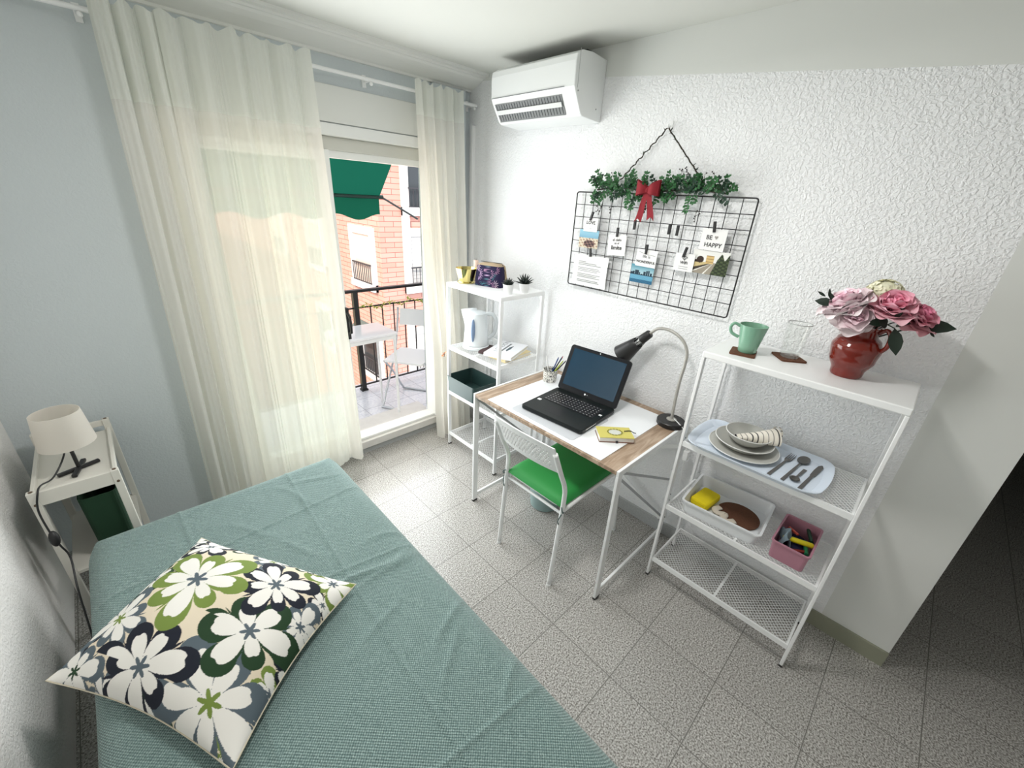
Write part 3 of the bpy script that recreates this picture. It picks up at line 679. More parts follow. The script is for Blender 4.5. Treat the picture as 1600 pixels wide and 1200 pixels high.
def bag_col(x, z):
    for cx, cz, a0, col in lv:
        for k in range(6):
            a = a0+k*.55; dx = x-cx; dz = z-cz; p = dx*math.cos(a)+dz*math.sin(a); q = -dx*math.sin(a)+dz*math.cos(a)
            if .004 < p < .030 and abs(q) < .0014*math.sin(PI*(p-.004)/.026): return col
    return NAVY
mb = MB()
def bag_c(u, v):
    th = PI+(u)*2*PI; x, y, z = bag_pt(th, v)
    if y > .0: return rgb(168, 148, 118) if (v > .05) else NAVY
    return bag_col(x, z)
mb.grid(240, 70, lambda u, v: bag_pt(PI+u*2*PI, v), bag_c); mb.build('body', attr_mat(.8), pb, world=False, smooth=2)
mb = MB(); n_ = 40
def bt_pt(u, v):
    x, y, z = bag_pt(PI+u*2*PI, 1); return (x*(1-v), y*(1-v), bh+.016*math.sqrt(max(0, 1-(1-v)**2)))
mb.grid(60, 8, bt_pt); mb.build('top_panel', mat('beige_canvas', rgb(170, 150, 122), .85), pb, world=False, smooth=2)
MB().tube([(-bw*.8, 0, bh+.0165), (bw*.8, 0, bh+.0165)], .002, 6).build('zip', m_black, pb, world=False)
MB().tube([(bw*.82, 0, bh+.012), (bw+.004, 0, bh*.75), (bw+.006, -.004, bh*.3)], .0018, 6).build('zip_pull', m_black, pb, world=False)
m_suc = mat('dark_succulent', rgb(22, 34, 28), .5); m_soil = mat('soil', (.03, .02, .015), 1)
def pot(label, x, y, up, L):
    t = thing('potted_succulent', label, 'plant', (x, y, ZT), group='succulents in white pots on the corner shelf')
    MB().lathe([(0, 0), (.024, 0), (.032, .055), (.029, .055), (.026, .046), (0, .046)], n=28).build('pot', m_plastic, t, world=False, smooth=True)
    MB().lathe([(0, .048), (.0275, .048)], n=20).build('soil', m_soil, t, world=False)
    mb = MB(); r2 = random.Random(int(abs(x)*1000))
    for k in range(22):
        a = k*2.399; el = up[0]+(up[1]-up[0])*k/22; d = Vector((math.cos(a)*math.cos(el), math.sin(a)*math.cos(el), math.sin(el)))
        mb.tube([Vector((0, 0, .048)), Vector((0, 0, .048))+d*L*.45, Vector((0, 0, .048))+d*L], [.0045, .0055, .0006], 5)
    mb.build('leaves', m_suc, t, world=False, smooth=2)
pot('succulent in white pot, in front of the navy pouch', -.290, -.742, (.3, 1.4), .045)
pot('spiky succulent in white pot, right of the navy pouch', -.185, -.770, (.25, 1.5), .065)

m_ket = mat('kettle_white', (.74, .78, .80), .25)
kt = thing('electric_kettle', 'white electric kettle with grey water gauge on the corner shelf', 'kettle', (-.262, -.425, .792), math.radians(135)); kt.scale = (1.14, 1.14, 1.22)
MB().lathe([(0, 0), (.078, 0), (.080, .012), (.074, .018), (0, .018)], n=36).build('power_base', m_ket, kt, world=False, smooth=True)
def kb(u, v):
    a = 2*PI*u; r = .074-.014*v; x = r*math.cos(a); y = r*math.sin(a)*.95
    if math.cos(a) > 0: x += .030*max(0, v-.55)/.45*math.cos(a)**6
    return (x, y, .020+.175*v+.012*v*max(0, math.cos(a))**4)
mb = MB(); mb.grid(48, 16, kb); mb.grid(48, 4, lambda u, v: tuple((kb(u, 1)[0]*(1-v), kb(u, 1)[1]*(1-v), kb(u, 1)[2]+.012*math.sin(v*PI/2)))); mb.build('body', m_ket, kt, world=False, smooth=2)
MB().tube(smoothpath([(-.055, 0, .19), (-.095, 0, .188), (-.115, 0, .15), (-.108, 0, .09), (-.07, 0, .055)], 6), [.011]*25, 10).build('handle', m_ket, kt, world=False, smooth=2)
mb = MB(); mb.T = Tm((.012, .0685, .11), rz=0, rx=.12); mb.ball((0, 0, 0), 1, 14, 10, (.012, .006, .062)); mb.build('water_gauge', mat('blue_grey_gauge', rgb(110, 130, 158), .2), kt, world=False, smooth=2)
MB().box(-.10, -.078, -.014, .014, .018, .045).build('switch', m_ket, kt, world=False, bevel=.004)
def book(name, label, loc, rz, w, d, h, cover, pages=(.80, .77, .68), title=None, hard=True):
    t = thing(name, label, 'book', loc, rz)
    mb = MB(); c = .0025; mb.box(-w/2, w/2, -d/2, d/2, 0, c); mb.box(-w/2, w/2, -d/2, d/2, h-c, h); mb.box(-w/2, -w/2+c, -d/2, d/2, c, h-c)
    mb.build('cover', cover, t, world=False, bevel=.0008)
    MB().box(-w/2+c, w/2-.004, -d/2+.004, d/2-.004, c, h-c).build('pages', mat('paper_pages', pages, .9), t, world=False)
    return t
book('book', 'dark brown book mostly hidden under the white book', (-.245, -.555, .792), math.radians(20), .15, .10, .016, mat('dark_brown_cover', (.06, .03, .03), .6))
book('book', 'cream coloured book lying beneath the white cover book', (-.195, -.690, .792), math.radians(4), .25, .15, .022, mat('cream_cover', rgb(222, 206, 160), .7))
bk = book('book', 'white cover book with grey drawing, topmost on the kettle shelf', (-.205, -.668, .8145), math.radians(22), .285, .19, .022, mat('white_book_cover', (.80, .81, .84), .5))
m_ink = mat('black_ink', (.02, .02, .022), .7); m_ink2 = mat('grey_ink', (.18, .19, .2), .7)
text('cover_title', 'LONDON', .050, m_ink2, bk, Tm((.03, .045, .0222)), bold=-.001)
MB().prism([(-.05, -.02), (0, -.028), (.07, -.022), (.03, -.008), (-.03, -.008)], .0221, .0226).build('cover_drawing', mat('slate_print', (.06, .09, .11), .6), bk, world=False)
MB().box(-.06, .10, .004, .016, .0221, .0225).build('cover_band', m_ink2, bk, world=False)
gx = thing('storage_box', 'dark green open box with handle slots on the corner shelf', 'box', (-.29, -.43, .454))
m_gbox = mat('dark_green_plastic', rgb(38, 62, 60), .45)
openbox(MB(), -.115, .115, -.155, .155, 0, .115, .003, .02).build('body', m_gbox, gx, world=False)
for s in (1,):
    mb = MB(); mb.rbox(-.035, .035, -.009, .009, 0, .0012, .008); mb.v = [Vector((v.x, .1547-v.z, .094+v.y)) for v in mb.v]; mb.build('handle_slot', mat('pale_slot', (.45, .5, .52), .6), gx, world=False)

# ---------------- items on the near shelf
m_cork = mat('dark_cork', rgb(98, 62, 42), .95, noise=.35, nscale=160, bump=.4, bscale=200)
def coaster(label, x, y, rz):
    mb = MB(); mb.rbox(-.05, .05, -.045, .045, 0, .006, .008); o = mb.build('coaster', m_cork); o.location = (x, y, ZTR); o.rotation_euler = (0, 0, rz); return tag(o, label, 'coaster', 'cork coasters on the near shelf')
coaster('square cork coaster under the green mug', -.232, -2.030, math.radians(12))
coaster('square cork coaster under the clear glass', -.140, -2.166, math.radians(38))
m_mug = mat('sage_green_glaze', rgb(128, 172, 148), .15)
mg = thing('mug', 'sage green mug with a loop handle on a cork coaster', 'mug', (-.222, -2.038, ZTR+.006), math.radians(115))
MB().lathe([(0, 0), (.030, 0), (.033, .004), (.034, .02), (.050, .108), (.0475, .108), (.031, .022), (0, .012)], n=40).build('body', m_mug, mg, world=False, smooth=True)
MB().tube(smoothpath([(.047, 0, .098), (.066, 0, .106), (.078, 0, .092), (.070, 0, .068), (.043, 0, .055)], 6), .006, 10).build('handle', m_mug, mg, world=False, smooth=2)
gt = thing('glass_tumbler', 'clear straight drinking glass standing on a cork coaster', 'glass', (-.140, -2.166, ZTR+.006))
MB().lathe([(0, 0), (.031, 0), (.034, .006), (.041, .132), (.0392, .132), (.0315, .018), (0, .016)], n=40).build('body', m_tumbler, gt, world=False, smooth=True)
MB().lathe([(.0385, .131), (.0412, .131), (.0412, .134), (.0385, .134), (.0385, .131)], n=40).build('rim', mat('glass_rim', (.45, .47, .46), .1), gt, world=False, smooth=True)
MB().lathe([(0, .0005), (.029, .001), (.032, .006), (.031, .013), (0, .012)], n=40).build('thick_base', glass('thick_glass', (.90, .92, .91)), gt, world=False, smooth=True)

m_clay = mat('glazed_red_clay', rgb(112, 26, 12), .12, noise=.35, nscale=9)
m_clay.node_tree.nodes['Principled BSDF'].inputs['Coat Weight'].default_value = .6
VX, VY = -.165, -2.350
vs_ = thing('ceramic_jug', 'glossy red brown clay jug holding the artificial flowers', 'vase', (VX, VY, ZTR), math.radians(-108))
def vprof(v):
    pts = [(0, .043), (.04, .047), (.1, .048), (.35, .066), (.58, .072), (.72, .062), (.82, .046), (.92, .045), (1, .053)]
    for (a, ra), (b, rb) in zip(pts, pts[1:]):
        if v <= b: t = (v-a)/(b-a); t = t*t*(3-2*t); return ra+(rb-ra)*t
    return .053
VHt = .182
mb = MB(); pf = [(0, 0)]+[(vprof(i/30), VHt*i/30) for i in range(31)]+[(vprof(i/30)-.005, VHt*i/30) for i in range(30, 18, -1)]+[(.03, VHt*.55), (0, VHt*.5)]
mb.lathe(pf, n=44)
for p in mb.v:                                   # pouring lip pinched towards the left of the view
    a = math.atan2(p.y, p.x); k = max(0, (p.z/VHt-.85)/.15); p.x += .018*k*max(0, math.cos(a-PI))**8*math.cos(PI)
mb.build('body', m_clay, vs_, world=False, smooth=True)
MB().tube(smoothpath([(.046, 0, .165), (.062, 0, .180), (.078, 0, .165), (.080, 0, .130), (.068, 0, .108)], 6), .007, 10).build('handle', m_clay, vs_, world=False, smooth=2)

def petal_mb(mb, c, az, el, L, W, cup=.5, cf=None):
    c = Vector(c); d = Vector((math.cos(az)*math.cos(el), math.sin(az)*math.cos(el), math.sin(el)))
    s = Vector((-math.sin(az), math.cos(az), 0)); nn = d.cross(s)
    def fn(u, v):
        t = u*2-1; wd = W*(math.sin(PI*min(1, .12+v*.80)))**.6; ruf = .03*L*math.sin(t*5+az*3)*v**2
        return c+d*L*(v-.10*v*abs(t)**2)+s*wd*t*.5-nn*(cup*L*(v*v*.55-.55*v)*1.0-cup*W*.25*t*t*v)+nn*ruf*.4
    mb.grid(8, 7, fn, (lambda u, v: cf(u, v)) if cf else None)
def bloom(name, label, c, R, inner, outer, layers=5, seed=0, top=1.3, tilt=(0, 0)):
    t = thing(name, label, 'flower', c); r2 = random.Random(seed)
    mb = MB(); mb.T = Euler((tilt[0], tilt[1], 0)).to_matrix().to_4x4()
    for k in range(layers):
        f = k/(layers-1); n = 5+k//2; el = top-1.15*f
        for i in range(n):
            az = 2*PI*i/n+k*.7+r2.uniform(-.15, .15); q = r2.uniform(.85, 1.1)
            col = lambda u, v, f=f: tuple((inner[j]*(1-f)+outer[j]*f)*(.90+.10*v)+(.10 if j != 1 else .06)*v*(1-f) for j in range(3))
            petal_mb(mb, (0, 0, -.01*f), az, el+r2.uniform(-.1, .1), R*(.62+.38*f)*q, R*(.75+.45*f), 1.0-.35*f, col)
    mb.build('petals', attr_mat(.7), t, world=False, smooth=2)
    MB().tube([(0, 0, -.01), (0, 0, -.03)]+[(VX-c[0], VY-c[1], ZTR+.12-c[2])], .0025, 6).build('stem', m_leafd, t, world=False)
    return t
m_leafd = mat('dark_green_leaf', rgb(20, 38, 26), .5)
bloom('peony', 'pale pink and white peony at the left of the jug bouquet', (VX-.03, VY+.060, 1.452), .085, rgb(236, 200, 210), rgb(242, 232, 234), 5, 1, 1.3, (-.5, -.35))
bloom('peony', 'pinkish white open bloom drooping lowest at the left of the bouquet', (VX-.06, VY+.030, 1.425), .065, rgb(228, 196, 204), rgb(240, 228, 230), 4, 4, 1.1, (.2, -1.0))
bloom('peony', 'deep pink peony in the middle of the bouquet', (VX-.025, VY-.045, 1.462), .085, rgb(236, 150, 172), rgb(240, 196, 206), 5, 2, 1.35, (.1, -.45))
bloom('peony', 'pink peony at the right of the bouquet above the dark leaf', (VX+.0, VY-.110, 1.448), .068, rgb(222, 130, 156), rgb(240, 180, 190), 5, 3, 1.2, (.5, -.4))
hy = thing('hydrangea', 'cream white hydrangea bloom at the back of the bouquet', 'flower', (VX+.035, VY-.01, 1.495))
mb = MB(); r2 = random.Random(5)
for k in range(70):
    a = r2.uniform(0, 2*PI); z = r2.uniform(-.3, 1); q = math.sqrt(1-z*z); c = Vector((q*math.cos(a), q*math.sin(a), z))*.05
    for i in range(4):
        b = i*PI/2+r2.uniform(0, 1); e = c.orthogonal().normalized(); d = (e*math.cos(b)+c.normalized().cross(e)*math.sin(b)+c.normalized()*.3)
        leaf(mb, c, d, .014, .012, up=c.normalized())
mb.ball((0, 0, 0), .047, 16, 10); mb.build('petals', mat('cream_petal', rgb(236, 234, 208), .8), hy, world=False, smooth=2)
MB().tube([(0, 0, -.01), (VX-hy.location[0], VY-hy.location[1], ZTR+.12-1.495)], .0025, 6).build('stem', m_leafd, hy, world=False)
def sprig(label, c, specs, stem_to=(VX, VY, ZTR+.13)):
    t = thing('leafy_sprig', label, 'leaf', c); mb = MB()
    for p, d, L, W, cu_ in specs: leaf(mb, p, d, L, W, (-.8, -.1, .6), .12, cu_)
    mb.build('leaves', m_leafd, t, world=False, smooth=2)
    MB().tube(smoothpath([(0, 0, 0), ((stem_to[0]-c[0])*.5, (stem_to[1]-c[1])*.5, (stem_to[2]-c[2])*.3+.02), (stem_to[0]-c[0], stem_to[1]-c[1], stem_to[2]-c[2])], 5), .002, 6).build('stem', m_leafd, t, world=False, smooth=2)
    return t
sprig('dark leaf with tiny buds sticking out at the bouquet left side', (VX-.04, VY+.100, 1.455), [((0, 0, 0), (-.2, 1, .1), .055, .032, .1), ((0, .0, .01), (-.1, .8, .9), .035, .012, 0), ((0, .02, .02), (0, .2, 1), .03, .008, 0), ((0, .03, .02), (0, 1, .5), .03, .01, 0), ((0, .01, .01), (0, .5, 1), .04, .01, 0)])
sprig('large dark leaves reaching out at the bouquet right side', (VX, VY-.125, 1.425), [((0, 0, 0), (.1, -1, .25), .085, .045, .25), ((0, .02, -.005), (-.1, -.9, .5), .05, .03, .1), ((.0, -.03, -.01), (0, -.7, -.6), .02, .008, 0)])
sprig('long dark leaf hanging down in front of the jug neck', (VX-.05, VY-.075, 1.415), [((0, 0, 0), (-.1, -.35, -1), .085, .038, -.1), ((0, .02, 0), (-.4, .2, .3), .05, .035, .2), ((0, .03, .01), (-.5, .5, .0), .045, .03, .2), ((0, .0, .01), (-.5, -.3, .3), .05, .03, .2), ((-.01, .01, .02), (-.1, -.2, 1), .06, .014, 0)])

# tray and tableware (shelf level 2, mesh top at .806)
Z2 = .806
m_tray = mat('pale_blue_tray', (.74, .82, .93), .3)
ty = thing('serving_tray', 'pale blue white melamine tray holding plates and cutlery', 'tray', (-.205, -2.185, Z2))
mb = MB(); outl = []
hx, hy_ = .158, .236
def trp(s, bulge):
    o = []; rr = .045
    for sx, sy, a0 in ((1, 1, 0), (-1, 1, 90), (-1, -1, 180), (1, -1, 270)):
        for i in range(9):
            a = math.radians(a0+90*i/8); o.append((sx*(hx-rr)+rr*math.cos(a), sy*(hy_-rr)+rr*math.sin(a)))
        if a0 in (0, 180):                  # bulged short ends
            for i in range(1, 8): o.append((sx*(hx-rr)*(1-i/4), sy*hy_))
        else:
            for i in range(1, 8): o.append((sx*hx, sy*(hy_-rr)*(1-i/4)))
    return [(x*s, (y+math.copysign(bulge*max(0, 1-(x/hx)**2), y)*min(1, (abs(y)/hy_)**3))*s) for x, y in o]
rings = [(.90, .001), (.97, .018), (1.0, .020), (1.0, .017), (.955, .0165), (.89, .0)]
N = 64; vs = []; fs = []
assert len(trp(1, 0)) == N
for s, z in [(.0, .004), (.88, .004), (.955, .021), (1.0, .023), (1.0, .019), (.965, .017), (.89, .0), (0, 0)]:
    vs += [(x, y, z) for x, y in trp(s, .02)]
for i in range(7):
    for k in range(N): fs.append((i*N+k, i*N+(k+1) % N, (i+1)*N+(k+1) % N, (i+1)*N+k))
mb.add(vs, fs); tro = mb.build('tray_body', m_tray, ty, world=False, smooth=True)
m_cer = mat('warm_grey_stoneware', rgb(188, 188, 182), .3); m_cerw = mat('pale_rim', rgb(224, 224, 220), .3)
def plate(name, label, cat, c, R, h, foot, t=.004):
    o = thing(name, label, cat, c)
    prof = [(0, 0), (foot, 0), (foot+.01, .002), (R*.80, h*.45), (R, h), (R-t*.6, h+.001), (R*.80-t*.3, h*.45+t), (foot*.95, t+.002), (0, t+.002)]
    MB().lathe(prof, n=56).build('body', m_cer, o, world=False, smooth=True)
    MB().lathe([(R-.0005, h-.002), (R+.001, h), (R, h+.002), (R-.003, h+.0015)], n=56).build('rim', m_cerw, o, world=False, smooth=True)
    return o
PX, PY = -.205, -2.128
plate('dinner_plate', 'large grey dinner plate under the other two dishes', 'plate', (PX, PY, Z2+.006), .134, .016, .08)
plate('deep_plate', 'medium grey deep plate between dinner plate and bowl', 'plate', (PX+.012, PY+.006, Z2+.016), .112, .030, .07)
plate('bowl', 'grey bowl topmost of the dishes holding striped napkin', 'bowl', (PX+.028, PY, Z2+.027), .088, .046, .04)
nk = thing('striped_napkin', 'cream napkin with black stripes rolled inside the grey bowl', 'napkin', (PX+.03, PY-.03, Z2+.05), math.radians(-52))
NW = rgb(232, 226, 214)
def nap_c(u, v):
    k = (v*8.5) % 1
    return (.03, .03, .035) if k < .16 else NW
def nap(u, v):
    a = u*PI*1.2-.3; L = .155; x = -.08+L*v; r = .012+.036*v; return (x, r*math.cos(a)*1.05, .004+r*math.sin(a)*.75+.018*v+.003*math.sin(8*u+4*v))
mb = MB(); mb.grid(40, 70, nap, nap_c)
mb.grid(40, 60, lambda u, v: (lambda p: (p[0]*1.0, p[1]*.7, p[2]*.8+.002))(nap(u, v)), nap_c)
def frill(u, v):
    a = u*PI*3; r = .040-.034*u; return (.072+.008*v+.003*math.sin(9*u), r*math.cos(a), .040+r*math.sin(a)*.8)
mb.grid(60, 4, frill, lambda u, v: (.05, .05, .05) if (u*14) % 1 < .22 else NW)
mb.build('cloth', attr_mat(.9), nk, world=False, smooth=2)
m_steel = mat('dark_brushed_steel', (.20, .19, .18), .28, .9)
def cutlery(name, label, p0, p1, kind):
    p0 = Vector(p0); p1 = Vector(p1); d = p1-p0; L = d.length; t = thing(name, label, name, (p0.x, p0.y, Z2+.0055), math.atan2(d.y, d.x))
    mb = MB(); z = .002
    def strip(pts):          # (x, half width, z)
        vs = []; fs = []
        for x, w, zz in pts: vs += [(x, -w, zz), (x, w, zz), (x, w, zz+.0022), (x, -w, zz+.0022)]
        for i in range(len(pts)-1):
            b = i*4; fs += [(b, b+1, b+5, b+4)[::-1], (b+1, b+2, b+6, b+5)[::-1], (b+2, b+3, b+7, b+6)[::-1], (b+3, b, b+4, b+7)[::-1]]
        fs += [(0, 1, 2, 3), (len(vs)-4, len(vs)-3, len(vs)-2, len(vs)-1)[::-1]]; mb.add(vs, fs)
    hl = .55
    if kind == 'fork': strip([(0, .0062, 0), (L*.45, .005, .002), (L*.62, .003, .006), (L*.70, .010, .004), (L*.78, .0125, .001)])
    elif kind == 'spoon': strip([(0, .0062, 0), (L*.45, .005, .002), (L*.68, .003, .006), (L*.72, .006, .004)])
    else: strip([(0, .0068, 0), (L*.50, .0055, .001), (L*.55, .0085, .001), (L*.75, .0105, .001), (L*.93, .009, .001), (L, .002, .001)])
    mb.build('handle' if kind != 'knife' else 'body', m_steel, t, world=False, bevel=.0006)
    if kind == 'fork':
        mb = MB()
        for k in range(4): y = -.0105+k*.007; mb.tube([(L*.77, y, .002), (L*.9, y, .0005+.002), (L, y*.95, .006)], [.0018, .0016, .0008], 6)
        mb.build('tines', m_steel, t, world=False)
    if kind == 'spoon':
        mb = MB(); cx = L*.86; a = L*.155; w_ = min(.021, L*.13)
        mb.grid(24, 8, lambda u, v: (cx+a*v*math.cos(2*PI*u), w_*v*math.sin(2*PI*u), .008-.007*(1-v*v)))
        mb.grid(24, 8, lambda u, v: (cx+a*v*math.cos(2*PI*u), w_*v*math.sin(2*PI*u), .0065-.0065*(1-v*v)))
        mb.build('bowl', m_steel, t, world=False, smooth=2)
cutlery('fork', 'dark steel fork lying next to the plates on the tray', (-.322, -2.262), (-.085, -2.292), 'fork')
cutlery('spoon', 'dark steel tablespoon lying between fork and knife', (-.320, -2.308), (-.072, -2.335), 'spoon')
cutlery('teaspoon', 'small teaspoon lying the other way round beside the knife', (-.170, -2.352), (-.300, -2.338), 'spoon')
cutlery('knife', 'dark steel knife lying nearest the rounded end of tray', (-.330, -2.368), (-.085, -2.392), 'knife')

# level 3
Z3 = .458
m_tub = mat('white_tub_plastic', (.80, .82, .84), .3)
wt = thing('plastic_tub', 'white rectangular plastic tub holding sponge and round trivet', 'tub', (-.183, -2.140, Z3))
openbox(MB(), -.142, .142, -.165, .165, 0, .064, .003, .02, .9, .006).build('body', m_tub, wt, world=False)
wt.rotation_euler = (0, 0, math.radians(4))
sp = thing('cleaning_cloth', 'bright yellow folded cloth in the white tub', 'cloth', (-.185, -2.045, Z3+.005), math.radians(-6))
mb = MB(); mb.rbox(-.068, .068, -.042, .042, 0, .036, .015, 5); mb.build('cloth', mat('yellow_microfibre', rgb(236, 214, 24), .9, bump=.8, bscale=40), sp, world=False, bevel=.010)
tr = MB(); tr.lathe([(0, 0), (.088, 0), (.088, .006), (0, .006)], n=48); tro = tr.build('trivet', m_cork); tro.location = (-.168, -2.190, Z3+.006); tro.rotation_euler = (.0, 0, 0)
tag(tro, 'round dark cork trivet lying in the white tub', 'trivet')
hk = thing('wooden_board', 'pale three shaped board lying on the cork trivet', 'trivet', (-.225, -2.145, Z3+.014), math.radians(-120))
pts = arc((-.021, 0, .0), .021, -20, 200, 14, 'xy')+arc((.021, 0, 0), .021, 160, 400, 1, 'xy')[:0]
mb = MB(); mb.tube(smoothpath([(-.046, .020, .004), (-.040, -.012, .004), (-.016, -.018, .004), (-.001, .008, .004), (.016, -.018, .004), (.040, -.012, .004), (.046, .020, .004)], 6), .016, 8)
for p in mb.v: p.z = .004+(p.z-.004)*.3
mb.build('body', mat('pale_plywood', rgb(216, 206, 190), .6), hk, world=False, smooth=2)
pk = thing('storage_basket', 'dusty pink plastic basket filled with small colourful things', 'basket', (-.205, -2.415, Z3))
openbox(MB(), -.115, .115, -.068, .068, 0, .088, .003, .014, .88, .004).build('body', mat('dusty_pink_plastic', rgb(176, 124, 140), .4), pk, world=False)
def small(name, label, cat, m, fn, loc, rot=(0, 0, 0), **kw):
    o = fn(MB()).build(name, m, **kw); o.location = loc; o.rotation_euler = rot; return tag(o, label, cat)
small('marker_pen', 'yellow highlighter lying across the pink basket', 'pen', mat('yellow_plastic', rgb(226, 212, 30), .3), lambda b: b.lathe([(0, -.055), (.006, -.052), (.011, -.02), (.011, .045), (.008, .052), (0, .054)], n=14), (-.215, -2.425, Z3+.065), (PI/2, .12, math.radians(18)), smooth=True)
small('marker_pen', 'green pen cap end standing at the basket right rim', 'pen', mat('green_plastic', rgb(20, 110, 70), .3), lambda b: b.lathe([(0, -.04), (.008, -.04), (.008, .04), (0, .042)], n=12), (-.215, -2.455, Z3+.052), (PI/2, 0, math.radians(-75)), smooth=True)
small('marker_pen', 'dark green pen leaning at the back of the pink basket', 'pen', mat('dark_green_plastic_pen', rgb(16, 66, 44), .3), lambda b: b.lathe([(0, -.04), (.007, -.04), (.007, .04), (0, .042)], n=12), (-.135, -2.450, Z3+.060), (PI/2, 0, math.radians(-70)), smooth=True)
small('peg', 'coral red peg at the back of the pink basket', 'peg', mat('coral_plastic', rgb(216, 92, 72), .4), lambda b: b.box(-.025, .025, -.005, .005, 0, .008), (-.160, -2.395, Z3+.060), (0, .1, .9), bevel=.002)
small('cloth_rag', 'crumpled grey cloth stuffed in the left of the pink basket', 'cloth', mat('grey_rag', rgb(116, 132, 140), .9), lambda b: b.grid(16, 16, lambda u, v: (-.045+.09*u, -.02+.035*v+.008*math.sin(u*9), .0+.055*math.sin(PI*min(1, v*1.1))*(.6+.5*math.sin(u*3+.4))+.006*math.sin(u*17+v*9))), (-.225, -2.378, Z3+.045), (.0, 0, .35), smooth=2)
small('cloth_bundle', 'dark blue bundle at the bottom of the pink basket', 'bundle', mat('navy_cloth', rgb(18, 20, 58), .9), lambda b: b.ball((0, 0, 0), .05, 14, 10, (1.7, 1.0, .4)), (-.20, -2.415, Z3+.024), smooth=2)
small('peg', 'dark red peg lying at the front of the pink basket', 'peg', mat('dark_red_plastic', rgb(120, 22, 20), .4), lambda b: b.box(-.035, .035, -.006, .006, 0, .008), (-.262, -2.432, Z3+.048), (0, 0, -.9), bevel=.002)

# ================================================================ DESK AND THINGS ON IT
DY0, DY1, DXF, DXB, DZ = -1.835, -.905, -.672, -.022, .74
dk = thing('desk', 'wood topped desk with white metal frame below the wire grid', 'desk', (-.34, -1.39, 0))
MB().box(DXF+.002, DXB, DY0+.014, DY1-.014, DZ-.020, DZ-.001).build('desktop', m_wood, dk, bevel=.001)
for y, s in ((DY0, 1), (DY1-.013, 1)):
    mb = MB(); w_ = .013
    mb.box(DXF, DXB, y, y+w_, DZ-.026, DZ+.002); mb.box(DXF, DXF+.034, y, y+w_, .01, DZ-.026); mb.box(DXB-.034, DXB, y, y+w_, .01, DZ-.026); mb.box(DXF+.034, DXB-.034, y, y+w_, .035, .058)
    o = mb.build('side_frame', m_metal, dk, bevel=.002)
    mb = MB(); mb.box(DXF, DXF+.034, y-.001, y+w_+.001, 0, .012); mb.box(DXB-.034, DXB, y-.001, y+w_+.001, 0, .012); mb.build('foot_cap', m_black, o)
mb = MB(); mb.bar((DXB-.02, DY0+.02, .60), (DXB-.02, DY1-.02, .12), .004, .018); mb.bar((DXB-.026, DY0+.02, .12), (DXB-.026, DY1-.02, .60), .004, .018); mb.build('cross_brace', m_metal, dk)
m_brace = mat('shaded_brace_metal', (.42, .43, .44), .4, .5)  # brace shade is put into the grey base colour
for yy in (DY0+.020, DY1-.020):
    MB().bar((DXF+.02, yy, .705), (DXB-.012, yy, .13), .004, .012).build('side_brace', m_brace, dk)
    MB().bar((DXF+.03, yy+(.006 if yy < -1.5 else -.006), .715), (DXB-.012, yy+(.006 if yy < -1.5 else -.006), .38), .004, .012).build('side_brace', m_brace, dk)
mb = MB()
for z in (.66, .62, .30, .26, .14): mb.ball((DXB-.017, DY0-.001, z), .005, 8, 6)
mb.build('bolt', m_black, dk)
pad = MB(); pad.box(-.660, -.075, -1.735, -1.010, DZ, DZ+.002); tag(pad.build('desk_mat', mat('matte_white_mat', (.84, .86, .88), .5)), 'white desk mat lying on the wooden desktop', 'desk mat')
tr2 = MB(); tr2.rbox(-.635, -.33, -1.56, -1.16, DZ+.002, DZ+.004, .02); tag(tr2.build('laptop_mat', mat('pale_grey_mat', (.55, .57, .60), .5)), 'thin pale grey mat peeking out under the laptop', 'mat')

m_lap = mat('laptop_black', (.006, .007, .009), .3, spec=.25); m_palm = mat('laptop_palm_rest', (.008, .011, .011), .35, spec=.25)
# laptop local: x to the right of the user, y towards the screen; user sits at -x of the world
LC = Vector((-.432, -1.366, DZ+.004)); lrz = math.radians(-90+4)
lt = thing('laptop', 'open black laptop with a dark blue reflecting screen', 'laptop', LC, lrz)
W2, D2 = .184, .150
mb = MB(); mb.rbox(-W2, W2, -D2, D2+.02, .004, .024, .016); mb.build('base', m_palm, lt, world=False, bevel=.004)
MB().box(-.150, .150, -.004, .124, .0238, .0246).build('keyboard_bed', m_black, lt, world=False)
m_key = mat('key_black', (.02, .02, .022), .35); m_leg = mat('key_legend', (.55, .55, .55), .5)
kb_ = MB(); lg = MB(); kr = random.Random(2)
for r in range(6):
    y = .112-r*.0205; n = 15; x = -.146
    ws = [.0195]*15
    if r == 5: ws = [.0195, .0195, .0195, .0195, .098, .0195, .0195, .0195, .0195, .0195, .0195]
    for w_ in ws:
        if x+w_ > .148: break
        kb_.box(x+.001, x+w_-.001, y-.017, y, .0246, .0262)
        lg.box(x+.005, x+.009, y-.008, y-.004, .0262, .0264); x += w_
kb_.build('keys', m_key, lt, world=False); lg.build('key_legends', m_leg, lt, world=False)
MB().rbox(-.06, .03, -.112, -.045, .0238, .0242, .006).build('touchpad', m_lap, lt, world=False)
MB().box(-.166, -.146, -.040, -.022, .0240, .0246).build('sticker', m_plastic, lt, world=False); MB().box(.155, .171, .045, .060, .0240, .0246).build('sticker', m_plastic, lt, world=False)
MB().box(W2-.001, W2+.0005, -.11, -.02, .012, .015).build('edge_strip', m_metal, lt, world=False)
lid = MB(); T = Tm((0, D2+.018, .022), rx=math.radians(-24)); lid.T = T @ Matrix(((1, 0, 0, 0), (0, 0, 1, 0), (0, 1, 0, 0), (0, 0, 0, 1)))
lid.rbox(-W2, W2, 0, .258, -.003, .009, .016); lo = lid.build('screen_lid', m_lap, lt, world=False, bevel=.002)
m_scr = mat('laptop_screen', (.012, .040, .072), .06, spec=.6)
